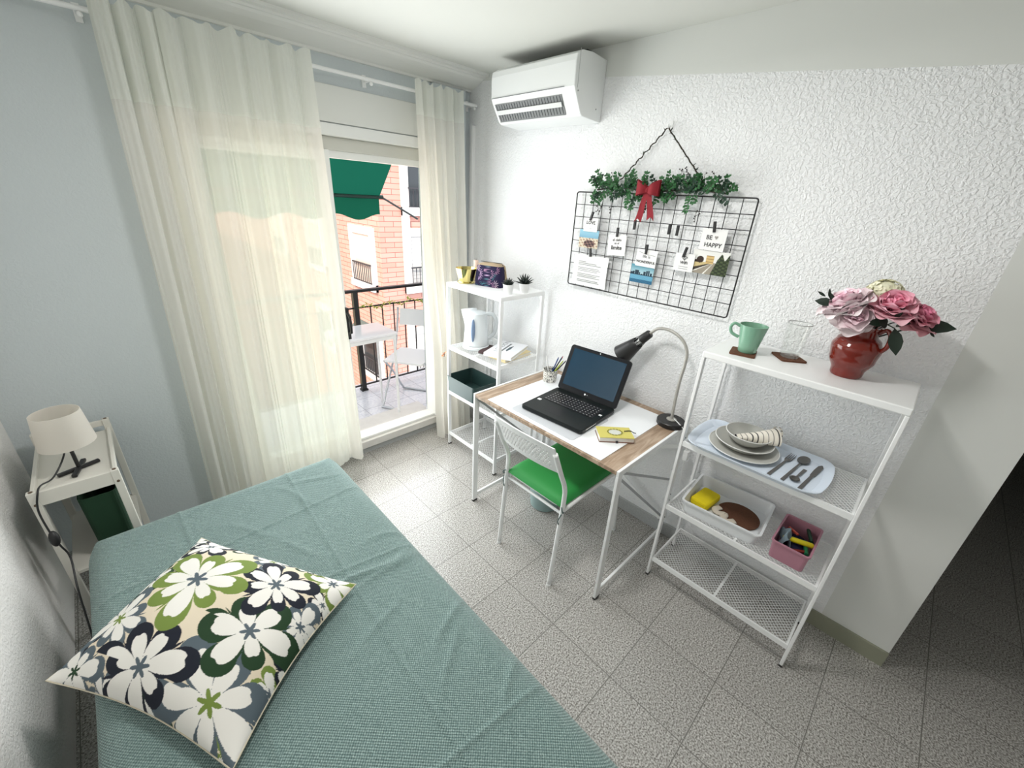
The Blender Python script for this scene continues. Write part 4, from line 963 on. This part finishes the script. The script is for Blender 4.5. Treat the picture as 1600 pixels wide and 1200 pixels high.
sc = MB(); sc.T = T; sc.box(-.160, .160, -.0038, -.0030, .032, .240); sc.build('screen', m_scr, lo, world=False)
lgm = MB(); lgm.T = T @ Tm((-.006, -.0042, .017), rx=PI/2); lgm.ball((0, 0, 0), .0055, 12, 6, (1, 1, .12)); lgm.build('logo_mark', m_plastic, lo, world=False)
text('logo_text', 'e', .011, m_leg, lo, T @ Tm((.008, -.0032, .017), rx=PI/2)); MB().box(0, 0, 0, 0, 0, 0)
wc = MB(); wc.T = T @ Tm((0, -.0036, .249), rx=PI/2); wc.ball((0, 0, 0), .003, 8, 5, (1, 1, .2)); wc.build('webcam', m_metal, lo, world=False)

nb = thing('notebook', 'small notebook with yellow cover lying in front of the laptop', 'notebook', (-.452, -1.665, DZ+.002), math.radians(-44))
MB().box(-.080, .080, -.050, .050, 0, .004).build('back_cover', mat('brown_card', rgb(128, 98, 84), .7), nb, world=False)
MB().box(-.078, .078, -.047, .048, .004, .022).build('pages', mat('notebook_paper', (.76, .74, .70), .9), nb, world=False)
fcv = MB(); fcv.T = Tm((0, 0, .0225), rx=-.02); fcv.box(-.079, .079, -.050, .051, 0, .003); fo = fcv.build('front_cover', mat('mustard_yellow_card', rgb(204, 194, 104), .6), nb, world=False)
mb = MB(); mb.lathe([(0, .0258), (.022, .0258)], n=24); mb.v = [Vector((p.x*1.3, p.y, p.z+.0006)) for p in mb.v]; mb.build('emblem', mat('pale_print', (.62, .64, .58), .6), nb, world=False)
mb = MB()
for k in range(14):
    a = k*2*PI/14; leaf(mb, (.033*math.cos(a), .026*math.sin(a), .0268), (-math.sin(a), math.cos(a), 0), .014, .006)
mb.build('wreath_print', mat('olive_print', rgb(130, 130, 60), .7), nb, world=False)
MB().tube(smoothpath([(.045, .01, .0275), (.075, .015, .028), (.09, .01, .022), (.102, .012, .018)], 5), .002, 6).build('ribbon', m_black, nb, world=False)
MB().ball((0, -.052, .006), .006, 10, 7).build('clasp', m_black, nb, world=False, smooth=2)

pc = thing('pencil_cup', 'speckled black and white pencil pot on the desk corner', 'pot', (-.200, -1.045, DZ-.001))
m_spk = mat('speckled_pot', (.8, .79, .75), .4); g = NG(m_spk); tcs = g.n('TexCoord'); vo = g.n('TexNoise'); vo.inputs['Scale'].default_value = 150; vo.inputs['Detail'].default_value = 1; g.l(tcs.outputs['Object'], vo.inputs['Vector']); g.l(g.ramp(vo.outputs[0], [(.44, (.02, .02, .02)), (.48, (.82, .80, .74))]), g.p.inputs['Base Color'])
MB().lathe([(0, 0), (.036, 0), (.040, .005), (.041, .05), (.044, .078), (.041, .078), (.037, .05), (.036, .006), (0, .005)], n=36).build('body', m_spk, pc, world=False, smooth=True)
for lab, col, dx, dy, tx, ty_, L in (('light blue pen leaning in the speckled pencil pot', rgb(70, 140, 190), .01, -.01, .30, -.33, .165), ('dark blue pen leaning in the speckled pencil pot', rgb(24, 60, 120), -.002, -.012, .10, -.30, .16), ('black pen with red tip in the speckled pencil pot', rgb(30, 24, 26), .014, .002, .22, -.42, .175), ('lime green pencil leaning in the speckled pencil pot', rgb(170, 190, 40), .008, -.02, .26, -.52, .155), ('dark grey pencil leaning furthest out of the speckled pot', rgb(40, 44, 48), .016, -.018, .34, -.62, .165), ('white pen standing left in the speckled pencil pot', rgb(226, 226, 226), -.012, .018, -.05, .25, .145)):
    d = Vector((tx, ty_, 1)).normalized(); p0 = Vector((-.200-d.x*.02+dx*.3, -1.045-d.y*.03+dy*.3, DZ+.008))
    t = thing('pen', lab, 'pen', p0, group='pens in the pencil pot')
    MB().tube([(0, 0, 0), d*.003, d*(L-.012)], .0038, 8).build('barrel', mat('pen_colour', col, .35), t, world=False, smooth=True)
    MB().tube([d*(L-.012), d*L], [.0038, .0015], 8).build('tip', mat('pen_tip', rgb(150, 50, 50) if 'red' in lab else col, .4), t, world=False)

m_grey = mat('grey_gooseneck', rgb(168, 166, 160), .35, .2)
dl = thing('desk_lamp', 'black desk lamp with a grey gooseneck arching over the laptop', 'lamp', (-.115, -1.775, DZ))
MB().lathe([(0, 0), (.066, 0), (.068, .004), (.068, .022), (.064, .026), (.022, .0262), (0, .0262)], (-.115, -1.775, DZ), 44).build('base', m_black, dl, smooth=True)
MB().lathe([(.024, .0263), (.024, .030), (.012, .034), (0, .034)], (-.115, -1.775, DZ), 28).build('collar', m_grey, dl, smooth=True)
neck = smoothpath([(-.115, -1.775, DZ+.03), (-.108, -1.768, DZ+.14), (-.100, -1.765, .98), (-.095, -1.768, 1.05), (-.092, -1.762, 1.115), (-.09, -1.725, 1.165), (-.09, -1.66, 1.192), (-.09, -1.60, 1.185), (-.092, -1.562, 1.150)], 8)
MB().tube(neck, .0075, 10).build('gooseneck', m_grey, dl, smooth=2)
p0 = Vector((-.092, -1.565, 1.153)); p1 = Vector((-.100, -1.435, 1.005)); dd = (p1-p0)
def along(t): return p0+dd*t
MB().tube([along(0), along(.02), along(.28), along(.30)], [.018, .021, .024, .020], 20).build('socket', m_black, dl, smooth=True)
mb = MB()
for k in range(8):
    a = 2*PI*k/8; o = dd.orthogonal().normalized(); q = dd.normalized().cross(o); r = (o*math.cos(a)+q*math.sin(a)); mb.bar(along(.26)+r*.021, along(.46)+r*.030, .005, .003, up=r)
mb.build('vent_slots', m_black, dl)
mb = MB(); mb.tube([along(.42), along(.44), along(.60), along(1.0), along(1.0)-dd*.004, along(.6)], [.028, .032, .038, .054, .051, .034], 32, caps=False); mb.build('lamp_shade', m_black, dl, smooth=True)
MB().ball(tuple(along(.62)), .022, 14, 9).build('bulb', m_plastic, dl, smooth=2)
MB().tube([along(.28), along(.55)], .012, 12).build('lamp_holder', m_plastic, dl)
pcab = dl
MB().tube(smoothpath([(-.115, -1.787, DZ+.034), (-.135, -1.815, DZ+.035), (-.13, -1.845, DZ+.012), (-.10, -1.862, DZ-.03), (-.07, -1.868, .60), (-.06, -1.872, .45), (-.03, -1.885, .30), (-.02, -1.9, .16)], 6), .0025, 6).build('cord', m_plastic, pcab, smooth=2)
MB().rbox(-.080, -.050, -1.884, -1.858, .555, .61, .006).build('plug', m_plastic, pcab, bevel=.003)

# ================================================================ CHAIR AND BIN
ch = thing('desk_chair', 'white metal chair with perforated back and green seat pad', 'chair', (-.53, -1.455, 0))
cy0, cy1 = -1.632, -1.268
def cpt(x, y, z): return (x, y, z)
for y, s in ((cy0, -1), (cy1, 1)):
    MB().tube(smoothpath([(-.772, y, .008), (-.752, y, .30), (-.738, y, .50), (-.745, y, .58), (-.785, y, .67), (-.835, y-s*.004, .79)], 6), .011, 12).build('back_leg', m_metal, ch, smooth=2)
    MB().tube(smoothpath([(-.745, y, .445), (-.50, y+(-s)*.004, .45), (-.31, y, .45), (-.27, y, .42), (-.245, y, .30), (-.20, y, .008)], 6), .010, 12).build('front_leg', m_metal, ch, smooth=2)
    mb = MB(); mb.tube([(-.772, y, 0), (-.772, y, .012)], .0125, 12); mb.tube([(-.20, y, 0), (-.20, y, .012)], .0125, 12); mb.build('foot_cap', m_plastic, ch)
MB().tube([(-.735, cy0, .425), (-.735, cy1, .425)], .007, 8).build('stretcher', m_metal, ch); MB().tube([(-.28, cy0, .415), (-.28, cy1, .415)], .007, 8).build('stretcher', m_metal, ch)
MB().rbox(-.740, -.300, cy0+.012, cy1-.012, .452, .464, .04).build('seat', m_plastic, ch, bevel=.004)
NBx, NBz = 30, 12
mb = MB(); vs = []; 
def bp_(u, v, off):       # back panel curved
    y = cy0+.002+(cy1-cy0-.004)*u; z = .672+.150*v; bow = .040*(1-(2*u-1)**2); sl = (z-.67)*.42
    return (-.785-sl-bow*.55+off, y, z+.010*(1-(2*u-1)**2)*v)
def solid(u, v):
    if v < .16 or v > .80 or u < .10 or u > .90: return True
    return False
nu, nv = 76, 24
vs = [bp_(i/nu, j/nv, o) for o in (0, .007) for j in range(nv+1) for i in range(nu+1)]; fs = []; K = (nu+1)*(nv+1)
def hole(i, j):
    u = (i+.5)/nu; v = (j+.5)/nv
    if solid(u, v): return False
    r = (j//2) % 2; return (i+2*r) % 4 in (0, 1) and True and (j % 2 == 0 or (i+2*r) % 4 != 9)
hl = [[hole(i, j) for i in range(nu)] for j in range(nv)]
for j in range(nv):
    for i in range(nu):
        if hl[j][i]: continue
        a = j*(nu+1)+i; q = (a, a+1, a+nu+2, a+nu+1); fs += [q, tuple(K+k for k in q[::-1])]
        for (di, dj, e) in ((-1, 0, (a, a+nu+1)), (1, 0, (a+1, a+nu+2)), (0, -1, (a, a+1)), (0, 1, (a+nu+1, a+nu+2))):
            ii, jj = i+di, j+dj
            if ii < 0 or jj < 0 or ii >= nu or jj >= nv or hl[jj][ii]: fs.append((e[0], e[1], K+e[1], K+e[0]))
mb = MB(); mb.add(vs, fs); mb.build('backrest', m_plastic, ch, smooth=True)
m_tie = mat('grey_green_tie', rgb(90, 110, 108), .8)
cs = thing('seat_cushion', 'bright green seat pad tied onto the white chair', 'cushion', (-.52, -1.45, .464))
def pad_pt(u, v, s):
    e = lambda q: q
    x = -.745+.455*u; y = cy0+.004+(cy1-cy0-.008)*v; h = (max(0, (1-abs(2*u-1)**8)*(1-abs(2*v-1)**8)))**.5
    return (x, y, (.4645)+(.036*h+.002*math.sin(9*u)*h if s else 0)-(.0))
mb = MB(); mb.grid(40, 40, lambda u, v: pad_pt(u, v, 1)); mb.grid(6, 6, lambda u, v: pad_pt(u, v, 0))
mb.build('pad', mat('bright_green_cotton', rgb(36, 136, 62), .6), cs, smooth=2)
for y, s in ((cy0+.01, -1), (cy1-.01, 1)):
    mb = MB(); mb.tube(smoothpath([(-.735, y, .472), (-.757, y+s*.018, .47), (-.752, y+s*.024, .45), (-.730, y+s*.012, .445)], 4), .003, 6)
    mb.tube(smoothpath([(-.755, y+s*.018, .44), (-.765, y+s*.01, .40), (-.745, y+s*.012, .36)], 4), .0028, 6)
    mb.build('tie', m_tie, cs, smooth=2)
wbn = thing('waste_bin', 'small grey green waste bin on the floor under the desk', 'bin', (-.340, -1.215, 0))
MB().lathe([(0, 0), (.082, 0), (.088, .006), (.108, .24), (.112, .25), (.106, .25), (.084, .012), (0, .010)], n=40).build('body', mat('grey_green_bin', rgb(146, 170, 170), .4), wbn, world=False, smooth=True)
MB().tube([(.1095*math.cos(2*PI*i/40), .1095*math.sin(2*PI*i/40), .25) for i in range(40)], .004, 8, closed=True).build('rim', mat('bin_rim', rgb(140, 164, 164), .4), wbn, world=False, smooth=2)

# ================================================================ AIR CONDITIONER
AY0, AY1 = -1.042, -.47
ac = thing('air_conditioner', 'white wall mounted air conditioner below the ceiling', 'air conditioner', (-.1, (AY0+AY1)/2, 2.1))
m_ac = mat('white_appliance_plastic', (.80, .82, .82), .3)
prof = [(0, 2.345), (-.12, 2.352), (-.185, 2.345), (-.222, 2.325), (-.228, 2.30), (-.226, 2.205), (-.215, 2.185), (-.165, 2.108), (-.15, 2.098), (0, 2.090)]
n = len(prof); mb = MB(); mb.add([(x, y, z) for y in (AY0, AY1) for x, z in prof], [(i, (i+1) % n, n+(i+1) % n, n+i)[::-1] for i in range(n)]+[tuple(range(n)), tuple(range(n, 2*n))[::-1]])
mb.build('body', m_ac, ac, bevel=.005)
MB().bar((-.2285, AY0+.06, 2.207), (-.2285, AY1-.01, 2.207), .0016, .0035).build('panel_seam', mat('seam_grey', (.25, .26, .27), .6), ac)
MB().bar((-.13, AY0+.005, 2.3525), (-.13, AY1-.005, 2.3525), .05, .001, up=(0, 0, 1)).build('intake_grille', mat('intake_dark', (.05, .05, .05), .8), ac)
def slant(t, y, out=0):        # point on the slanted underside, t 0 upper, 1 lower
    a = Vector((-.215, 0, 2.185)); b = Vector((-.165, 0, 2.108)); d = b-a; nrm = Vector((-.84, 0, -.54)); p = a+d*t+nrm*out; return (p.x, y, p.z)
ya, yb = AY0+.085, AY1-.02
mb = MB(); mb.add([slant(.03, ya, .0035), slant(.03, yb, .0035), slant(1.0, yb, .0035), slant(1.0, ya, .0035)], [(0, 1, 2, 3)]); mb.build('air_outlet', mat('outlet_grey', (.16, .17, .175), .6), ac)
mb = MB()
for t in (.46,): mb.bar(slant(t, ya+.006, .008), slant(t, yb-.006, .008), .005, .022, up=(-.54, 0, .84))
mb.build('louver', mat('louver_grey', (.55, .57, .57), .35), ac, bevel=.001)
mb = MB()
for k in range(24): y = ya+.012+(yb-ya-.024)*k/23; mb.bar(slant(.08, y, .004), slant(.92, y, .004), .0025, .002, up=(0, 1, 0))
mb.build('vane', mat('vane_dark', (.07, .075, .08), .6), ac)
mb = MB(); mb.ball((-.20, AY0-.0006, 2.19), .0035, 8, 5); mb.ball((-.05, AY0-.0006, 2.14), .0035, 8, 5); mb.build('screw', mat('screw_grey', (.35, .35, .35), .5), ac)
MB().bar((-.206, AY0-.0004, 2.345), (-.206, AY0-.0004, 2.20), .0012, .0016).build('side_seam', mat('seam_light', (.42, .43, .43), .6), ac)
# white cable duct rising from the unit corner and the pillar line
struct(MB().box(-.022, -.0, -.062, -.04, 1.2, 2.14).build('trim_5', m_metal))

# ================================================================ WIRE GRID AND WHAT HANGS ON IT
GY0, GY1, GZ0, GZ1, GXp = -1.871, -.968, 1.292, 1.777, -.026
gd = thing('wire_grid', 'black wire grid board hanging on the stucco wall', 'grid board', (GXp, (GY0+GY1)/2, GZ0))
r = .012; fr = []
for cy, cz, a0 in ((GY1-r, GZ1-r, 0), (GY0+r, GZ1-r, 90), (GY0+r, GZ0+r, 180), (GY1-r, GZ0+r, 270)):
    fr += arc((GXp, cy, cz), r, a0, a0+90, 4, 'yz')
MB().tube(fr, .0032, 8, closed=True).build('frame', m_blackwire, gd, smooth=2)
mb = MB()
for i in range(1, 16): y = GY1+(GY0-GY1)*i/16; mb.tube([(GXp, y, GZ0), (GXp, y, GZ1)], .0018, 6)
for j in range(1, 8): z = GZ1+(GZ0-GZ1)*j/8; mb.tube([(GXp-.003, GY0, z), (GXp-.003, GY1, z)], .0018, 6)
mb.build('wires', m_blackwire, gd, smooth=2)
hk_ = thing('wall_hook', 'small white adhesive hook above the wire grid', 'hook', (-.004, -1.425, 2.055))
mb = MB(); mb.rbox(-.010, .010, -.018, .018, 0, .004, .006); mb.v = [Vector((-p.z+.004, p.x, p.y)) for p in mb.v]; mb.build('plate', m_plastic, hk_, world=False)
MB().tube(smoothpath([(-.004, 0, -.002), (-.014, 0, -.012), (-.020, 0, -.006), (-.020, 0, .004)], 4), .003, 6).build('hook', m_plastic, hk_, world=False)
gl = thing('green_garland', 'leafy green garland with red bow along top of the grid', 'garland', (-.04, -1.42, 1.79))
m_tw = mat('dark_twig', rgb(58, 52, 44), .8); m_g1 = mat('eucalyptus_green', rgb(44, 96, 52), .6, noise=.4, nscale=30); m_g2 = mat('deep_green', rgb(26, 58, 40), .6, noise=.3, nscale=30)
mb = MB(); hookp = (-.022, -1.425, 2.045)
for a, b in (((-.03, -1.225, 1.835), hookp), ((-.03, -1.640, 1.828), hookp)):
    P = []
    for k in range(25):
        t = k/24; p = Vector(a).lerp(Vector(b), t); P.append(p+Vector((.003*math.sin(k*1.9), .002*math.cos(k*1.9), .003*math.cos(k*1.9))))
    mb.tube(P, .0028, 6); mb.tube([p+Vector((-.003*math.cos(i*1.5), .003*math.sin(i*1.5), 0)) for i, p in enumerate(P)], .0018, 5)
mb.build('hanging_cord', m_tw, gl, smooth=2)
mb = MB(); r3 = random.Random(11)
for k in range(26):
    t = r3.uniform(.15, .95); p = Vector((-.03, -1.640, 1.828)).lerp(Vector(hookp), t) if k > 10 else Vector((-.03, -1.225, 1.835)).lerp(Vector(hookp), t)
    leaf(mb, p, (r3.uniform(-.6, 0), r3.uniform(-1, 1), r3.uniform(-.3, 1)), .018, .007)
mb.build('cord_leaves', m_g2, gl, smooth=2)
GA = (-.05, -1.090, 1.790); GB = (-.05, -1.760, 1.792)
mb = MB(); tw = MB(); l2 = MB(); br_ = MB()
tw.tube(smoothpath([(-.035, -1.10, 1.79), (-.045, -1.25, 1.80), (-.04, -1.42, 1.79), (-.045, -1.6, 1.80), (-.035, -1.75, 1.79)], 6), .004, 6)
for k in range(110):
    t = r3.random(); y = GA[1]+(GB[1]-GA[1])*t; p = Vector((-.042, y, 1.79+r3.uniform(-.01, .012)))
    side = -1 if t > .5 else 1; up = r3.choice((1, 1, -1))
    d = Vector((r3.uniform(-.5, -.05), side*-1*r3.uniform(-.2, 1.0)*(1 if r3.random() < .8 else -1)*-1, up*r3.uniform(.15, .9))).normalized()
    L = r3.uniform(.035, .085)*(1.0 if abs(t-.5) < .42 else .7); tw.tube([p, p+d*L], .0011, 4)
    tgt = mb if r3.random() < .62 else l2
    n_ = int(L/.012)
    for i in range(1, n_+1):
        q = p+d*L*i/n_; s_ = d.cross(Vector((1, 0, .2))).normalized()
        for sg in (-1, 1): leaf(tgt, q, s_*sg+d*.6+Vector((r3.uniform(-.9, .3), r3.uniform(-.3, .3), r3.uniform(-.3, .3))), r3.uniform(.014, .021), .0125, up=(-1, r3.uniform(-.6, .6), r3.uniform(-.3, .8)))
    leaf(tgt, p+d*L, d, .016, .010, up=(-1, 0, .3))
for (y, z, a) in ((-1.17, 1.83, 2.0), (-1.13, 1.82, 2.4), (-1.53, 1.85, 1.9), (-1.56, 1.85, 1.3), (-1.58, 1.86, 1.1), (-1.655, 1.83, 1.3), (-1.69, 1.84, 1.4), (-1.12, 1.70, 4.3), (-1.15, 1.71, 4.9), (-1.20, 1.71, 4.6), (-1.64, 1.70, 4.6)):
    b0 = Vector((-.045, y, z-.02*math.sin(a))); d = Vector((-.1, -math.cos(a)*-1, math.sin(a))); tw.tube([b0, b0+d*.045], .0009, 4)
    for k in range(5):
        q = b0+d*(.012+.009*k); e = q+Vector((r3.uniform(-.01, .01), r3.uniform(-.013, .013), r3.uniform(-.004, .012))); tw.tube([q, e], .0007, 4); br_.ball(tuple(e), .0032, 6, 4)
tw.build('twigs', m_tw, gl); mb.build('leaves', m_g1, gl, smooth=2); l2.build('dark_leaves', m_g2, gl, smooth=2); br_.build('berries', mat('dark_berry', rgb(36, 26, 30), .4), gl, smooth=2)
m_red = mat('crimson_felt', rgb(130, 14, 30), .75, noise=.2, nscale=60)
bw_ = MB()
def bowpt(cx, sg):
    return lambda u, v: (-.085-.022*math.sin(PI*v)*(1 if u < .5 else 1)*math.sin(PI*min(1, abs(2*u-1)+.2)) + (.012 if u > .5 else 0), -1.412+sg*(-.002-.052*math.sin(PI*u*.5 if u <= .5 else PI*.5*(1-(u-.5)*1.0))), 1.79+(.018+.020*math.sin(PI*min(u, 1-u)))*(v*2-1)+.006)
for sg in (-1, 1):
    W_ = .056
    bw_.grid(10, 6, lambda u, v: (-.088-.018*math.sin(PI*u), -1.412+sg*W_*u, 1.792+.010*u+(v*2-1)*(.008+.026*u**.8)))
    bw_.grid(10, 6, lambda u, v: (-.072+.010*math.sin(PI*u)-.014*u*0, -1.412+sg*W_*u, 1.792+.010*u+(v*2-1)*(.008+.026*u**.8)))
    bw_.grid(1, 6, lambda u, v: ((-.088 if u < .5 else -.072), -1.412+sg*W_, 1.802+(v*2-1)*.034))
    bw_.grid(4, 12, lambda u, v: (-.082-.004*math.sin(v*6), -1.412+sg*(.006+.026*v)+(u-.5)*(.022+.014*v)-.004, 1.790-(.110 if sg < 0 else .120)*v+(.016*abs(u-.5)*-2*v)))
bw_.ball((-.086, -1.412, 1.792), .012, 10, 7, (.9, .9, 1.1))
bw_.build('bow', m_red, gl, smooth=2)

# cards: grid in the y-z plane facing -x; u runs towards -y (right in the view)
def card(name, label, cat, y, z, w_, h_, colf=None, n=(2, 2), tilt=0, x=-.036, rough=.6, bend=0):
    t = thing(name, label, cat, (x, y, z), rot=(tilt, 0, 0))
    def fn(u, v): return (-.0006-bend*math.sin(PI*v)*.01, w_*(.5-u), h_*(.5-v))
    mb = MB(); cf = colf or (lambda u, v: (.80, .80, .79))
    mb.grid(n[0], n[1], fn, cf); mb.grid(2, 4, lambda u, v: (.0004-bend*math.sin(PI*v)*.01, w_*(u-.5), h_*(.5-v)), lambda u, v: (.75, .75, .75))
    mb.build('sheet', attr_mat(rough), t, world=False); return t
TR = Matrix(((0, 0, -1, -.0014), (-1, 0, 0, 0), (0, 1, 0, 0), (0, 0, 0, 1)))
def ctext(t, body, size, y, z, bold=0, m=None): return text('lettering', body, size, m or m_ink, t, TR @ Matrix.Translation((y, z, 0)), ext=.0003, bold=bold)
WH = (.80, .80, .79)
# photo prints
def sea_col(u, v):
    if v < .45: return tuple(a*(1-v)+b*v for a, b in zip(rgb(150, 196, 214), rgb(20, 96, 140)))
    k = math.sin(u*23+v*9)*math.sin(v*31-u*13)
    d = (u-.55)**2*1.4+(v-.75)**2*3
    if d < .12: return rgb(120, 90, 84) if k > 0 else rgb(56, 42, 44)
    return rgb(206, 196, 176) if k > -.3 else rgb(160, 130, 110)
SKY = [(.05, .12, .35), (.14, .09, .45), (.25, .10, .62), (.33, .07, .66), (.40, .05, .40), (.50, .08, .22), (.62, .10, .55), (.72, .07, .70), (.80, .07, .76), (.9, .08, .45)]
def city_col(u, v):
    hz = .58
    top = max([h for c, wd, h in SKY if abs(u-c) < wd/2] or [.12])
    if v < hz:
        if v > hz-top*.42: return rgb(26, 50, 66)
        return tuple(a*(1-v)+b*v for a, b in zip(rgb(70, 140, 160), rgb(220, 236, 240)))
    k = math.sin(u*40)*math.sin(v*60)*.08; return tuple(max(0, c+k*.3) for c in (rgb(40, 96, 128) if v > .8 else rgb(96, 156, 184)))
def road_col(u, v):
    if .38 < u < .60 and .20 < v < .55: return rgb(206, 178, 120) if math.sin(v*50) > -.4 else rgb(160, 130, 84)
    if u > .66+.18*(.5-v) and v > .22+.12*math.sin(u*30): return rgb(44, 54, 36) if math.sin(u*37)*math.sin(v*41) < .2 else rgb(74, 86, 56)
    if (u-.22)**2*2+(v-.40)**2 < .02 or (u < .25 and .42 < v < .52): return rgb(50, 36, 28)
    if v < .5: return rgb(226, 226, 222)
    a = (u-.62)/(v-.46)                 # road fan
    if -1.25 < a < -1.12 or -.50 < a < -.42: return rgb(236, 234, 226)
    if a < -1.25: return rgb(60, 52, 44) if a > -1.9 else rgb(196, 178, 130)
    return rgb(150, 142, 128)
card('paper_sheet', 'white sheet of printed text clipped at the grid bottom left', 'paper', -1.118, 1.383, .225, .165, tilt=0, bend=.4)
ps = bpy.data.objects['paper_sheet']
mb = MB()
for k, (wd) in enumerate((.05, .12, .15, 0, .14, .15, .13, 0, .15, .13, .15, 0, .14, .15)):
    if wd: mb.box(-.0055, -.0050, .078-wd, .078, .046-k*.0082, .0482-k*.0082)
mb.build('printed_lines', m_ink2, ps, world=False)
t = card('photo_print', 'small photo of blue sea and rocks below the LOVE card', 'photo', -1.083, 1.548, .125, .092, sea_col, (60, 44), x=-.034)
t = card('word_card', 'small white card reading LOVE near the grid top left', 'card', -1.090, 1.620, .088, .068, x=-.040); ctext(t, 'LOVE', .024, 0, .010, .0004); ctext(t, '~~', .012, -.0, -.018)
t = card('word_card', 'white card with handwritten LOVE IS THE LIMIT style script, left', 'card', -1.265, 1.535, .105, .100, tilt=-.06, x=-.038)
t['label'] = 'white card with brush script right of the sea photo'
ctext(t, 'el cielo', .018, 0, .026, .0002); ctext(t, 'es el', .015, 0, .010, .0001); ctext(t, 'limite', .028, 0, -.012, .0007)
t = card('photo_print', 'small photo of a blue city skyline above water', 'photo', -1.430, 1.416, .125, .088, city_col, (80, 50), x=-.034)
t = card('word_card', 'white card above the city skyline photo reading LIFE IS WONDERFUL', 'card', -1.443, 1.493, .108, .080, x=-.040, tilt=.02); ctext(t, 'life is', .020, 0, .008, .0001, m_ink2); ctext(t, 'WONDERFUL', .0165, 0, -.018, .0003)
mb = MB(); mb.tube([(-.0015, .045, .028), (-.0015, .0, .018), (-.0015, -.045, .016)], .0008, 4); mb.build('drawn_line', m_ink2, t, world=False)
t = card('word_card', 'white WiFi password card left of the road photo', 'card', -1.632, 1.500, .092, .078, x=-.038); ctext(t, 'WiFi', .018, 0, -.002, .0003)
mb = MB()
for k in range(3): mb.tube(arc((-.0014, 0, .008), .006+.006*k, 40, 140, 8, 'yz'), .0014, 4)
mb.ball((-.0014, 0, .010), .002, 6, 4); mb.build('wifi_symbol', m_ink, t, world=False)
mb = MB(); mb.box(-.0015, -.0012, -.022, .022, -.020, -.0185); mb.box(-.0015, -.0012, -.022, .022, -.029, -.0275); mb.build('printed_lines', m_ink2, t, world=False)
t = card('photo_print', 'photo of a road with a tower below the BE HAPPY card', 'photo', -1.745, 1.513, .158, .100, road_col, (80, 56), x=-.034)
t = card('word_card', 'white card reading BE HAPPY at the grid right', 'card', -1.738, 1.608, .106, .088, x=-.040, tilt=.02); ctext(t, 'BE', .025, -.018, .008, .0003); ctext(t, 'HAPPY', .025, .004, -.022, .0003)
mb = MB(); mb.add([(-.0016, -.012, .002), (-.0016, -.020, .013), (-.0016, -.016, .018), (-.0016, -.012, .014), (-.0016, -.008, .018), (-.0016, -.004, .013)], [(0, 1, 2, 3, 4, 5)]); mb.build('heart', mat('grey_heart', (.3, .28, .26), .6), t, world=False)
def clip_mesh():
    t = thing('clothes_peg', '', 'peg', (0, 0, 0), group='small black pegs on the wire grid')
    MB().box(-.006, -.001, -.0052, .0052, -.022, .022).build('front_jaw', m_black, t, world=False, bevel=.001)
    MB().box(.001, .005, -.0052, .0052, -.022, .022).build('back_jaw', m_black, t, world=False, bevel=.001)
    MB().tube([(0, -.006, .004), (0, .006, .004)], .0035, 8).build('spring', m_blackwire, t, world=False)
    return t
pegs = [(-1.092, 1.663, .3, 'black peg holding the LOVE card'), (-1.262, 1.598, 0, 'black peg holding the brush script card'), (-1.352, 1.640, 0, 'empty black peg right of the bow tails'),
        (-1.533, 1.634, 0, 'empty black peg, left one of the close pair'), (-1.573, 1.632, 0, 'empty black peg, right one of the close pair'), (-1.733, 1.660, -.15, 'black peg holding the BE HAPPY card'),
        (-1.438, 1.535, 0, 'black peg holding the card above the skyline photo'), (-1.630, 1.545, .2, 'black peg holding the WiFi card'), (-1.112, 1.482, -.15, 'black peg holding the printed text sheet')]
pg0 = clip_mesh()
for i, (y, z, a, lb) in enumerate(pegs):
    t = pg0 if i == 0 else dup(pg0, (0, 0, 0), lb)
    t['label'] = lb; t.location = (-.043, y, z); t.rotation_euler = (a, 0, 0)

# ================================================================ ADDED CEILING FILL LAMP (out of view, brightens the room)
cl = thing('ceiling_fill_lamp', 'added round white ceiling lamp out of view, fill light for the bedroom', 'lamp', (-1.15, -1.6, H))
MB().lathe([(0, 0), (.17, 0), (.17, -.03), (0, -.03)], n=40).build('body', m_metal, cl, world=False, smooth=True)
m_em = bpy.data.materials.new('glowing_diffuser'); m_em.use_nodes = True; pb_ = m_em.node_tree.nodes['Principled BSDF']; pb_.inputs['Emission Color'].default_value = (1, .97, .93, 1); pb_.inputs['Emission Strength'].default_value = 3
MB().lathe([(0, -.055), (.10, -.052), (.155, -.038), (.165, -.030)], n=40).build('diffuser', m_em, cl, world=False, smooth=True)
cll = light('ceiling_fill_light', 'AREA', (-1.15, -1.6, H-.06), 12, (1, .98, .95), .32, aim=(-1.3, -1.6, 0)); cll.data.shape = 'DISK'
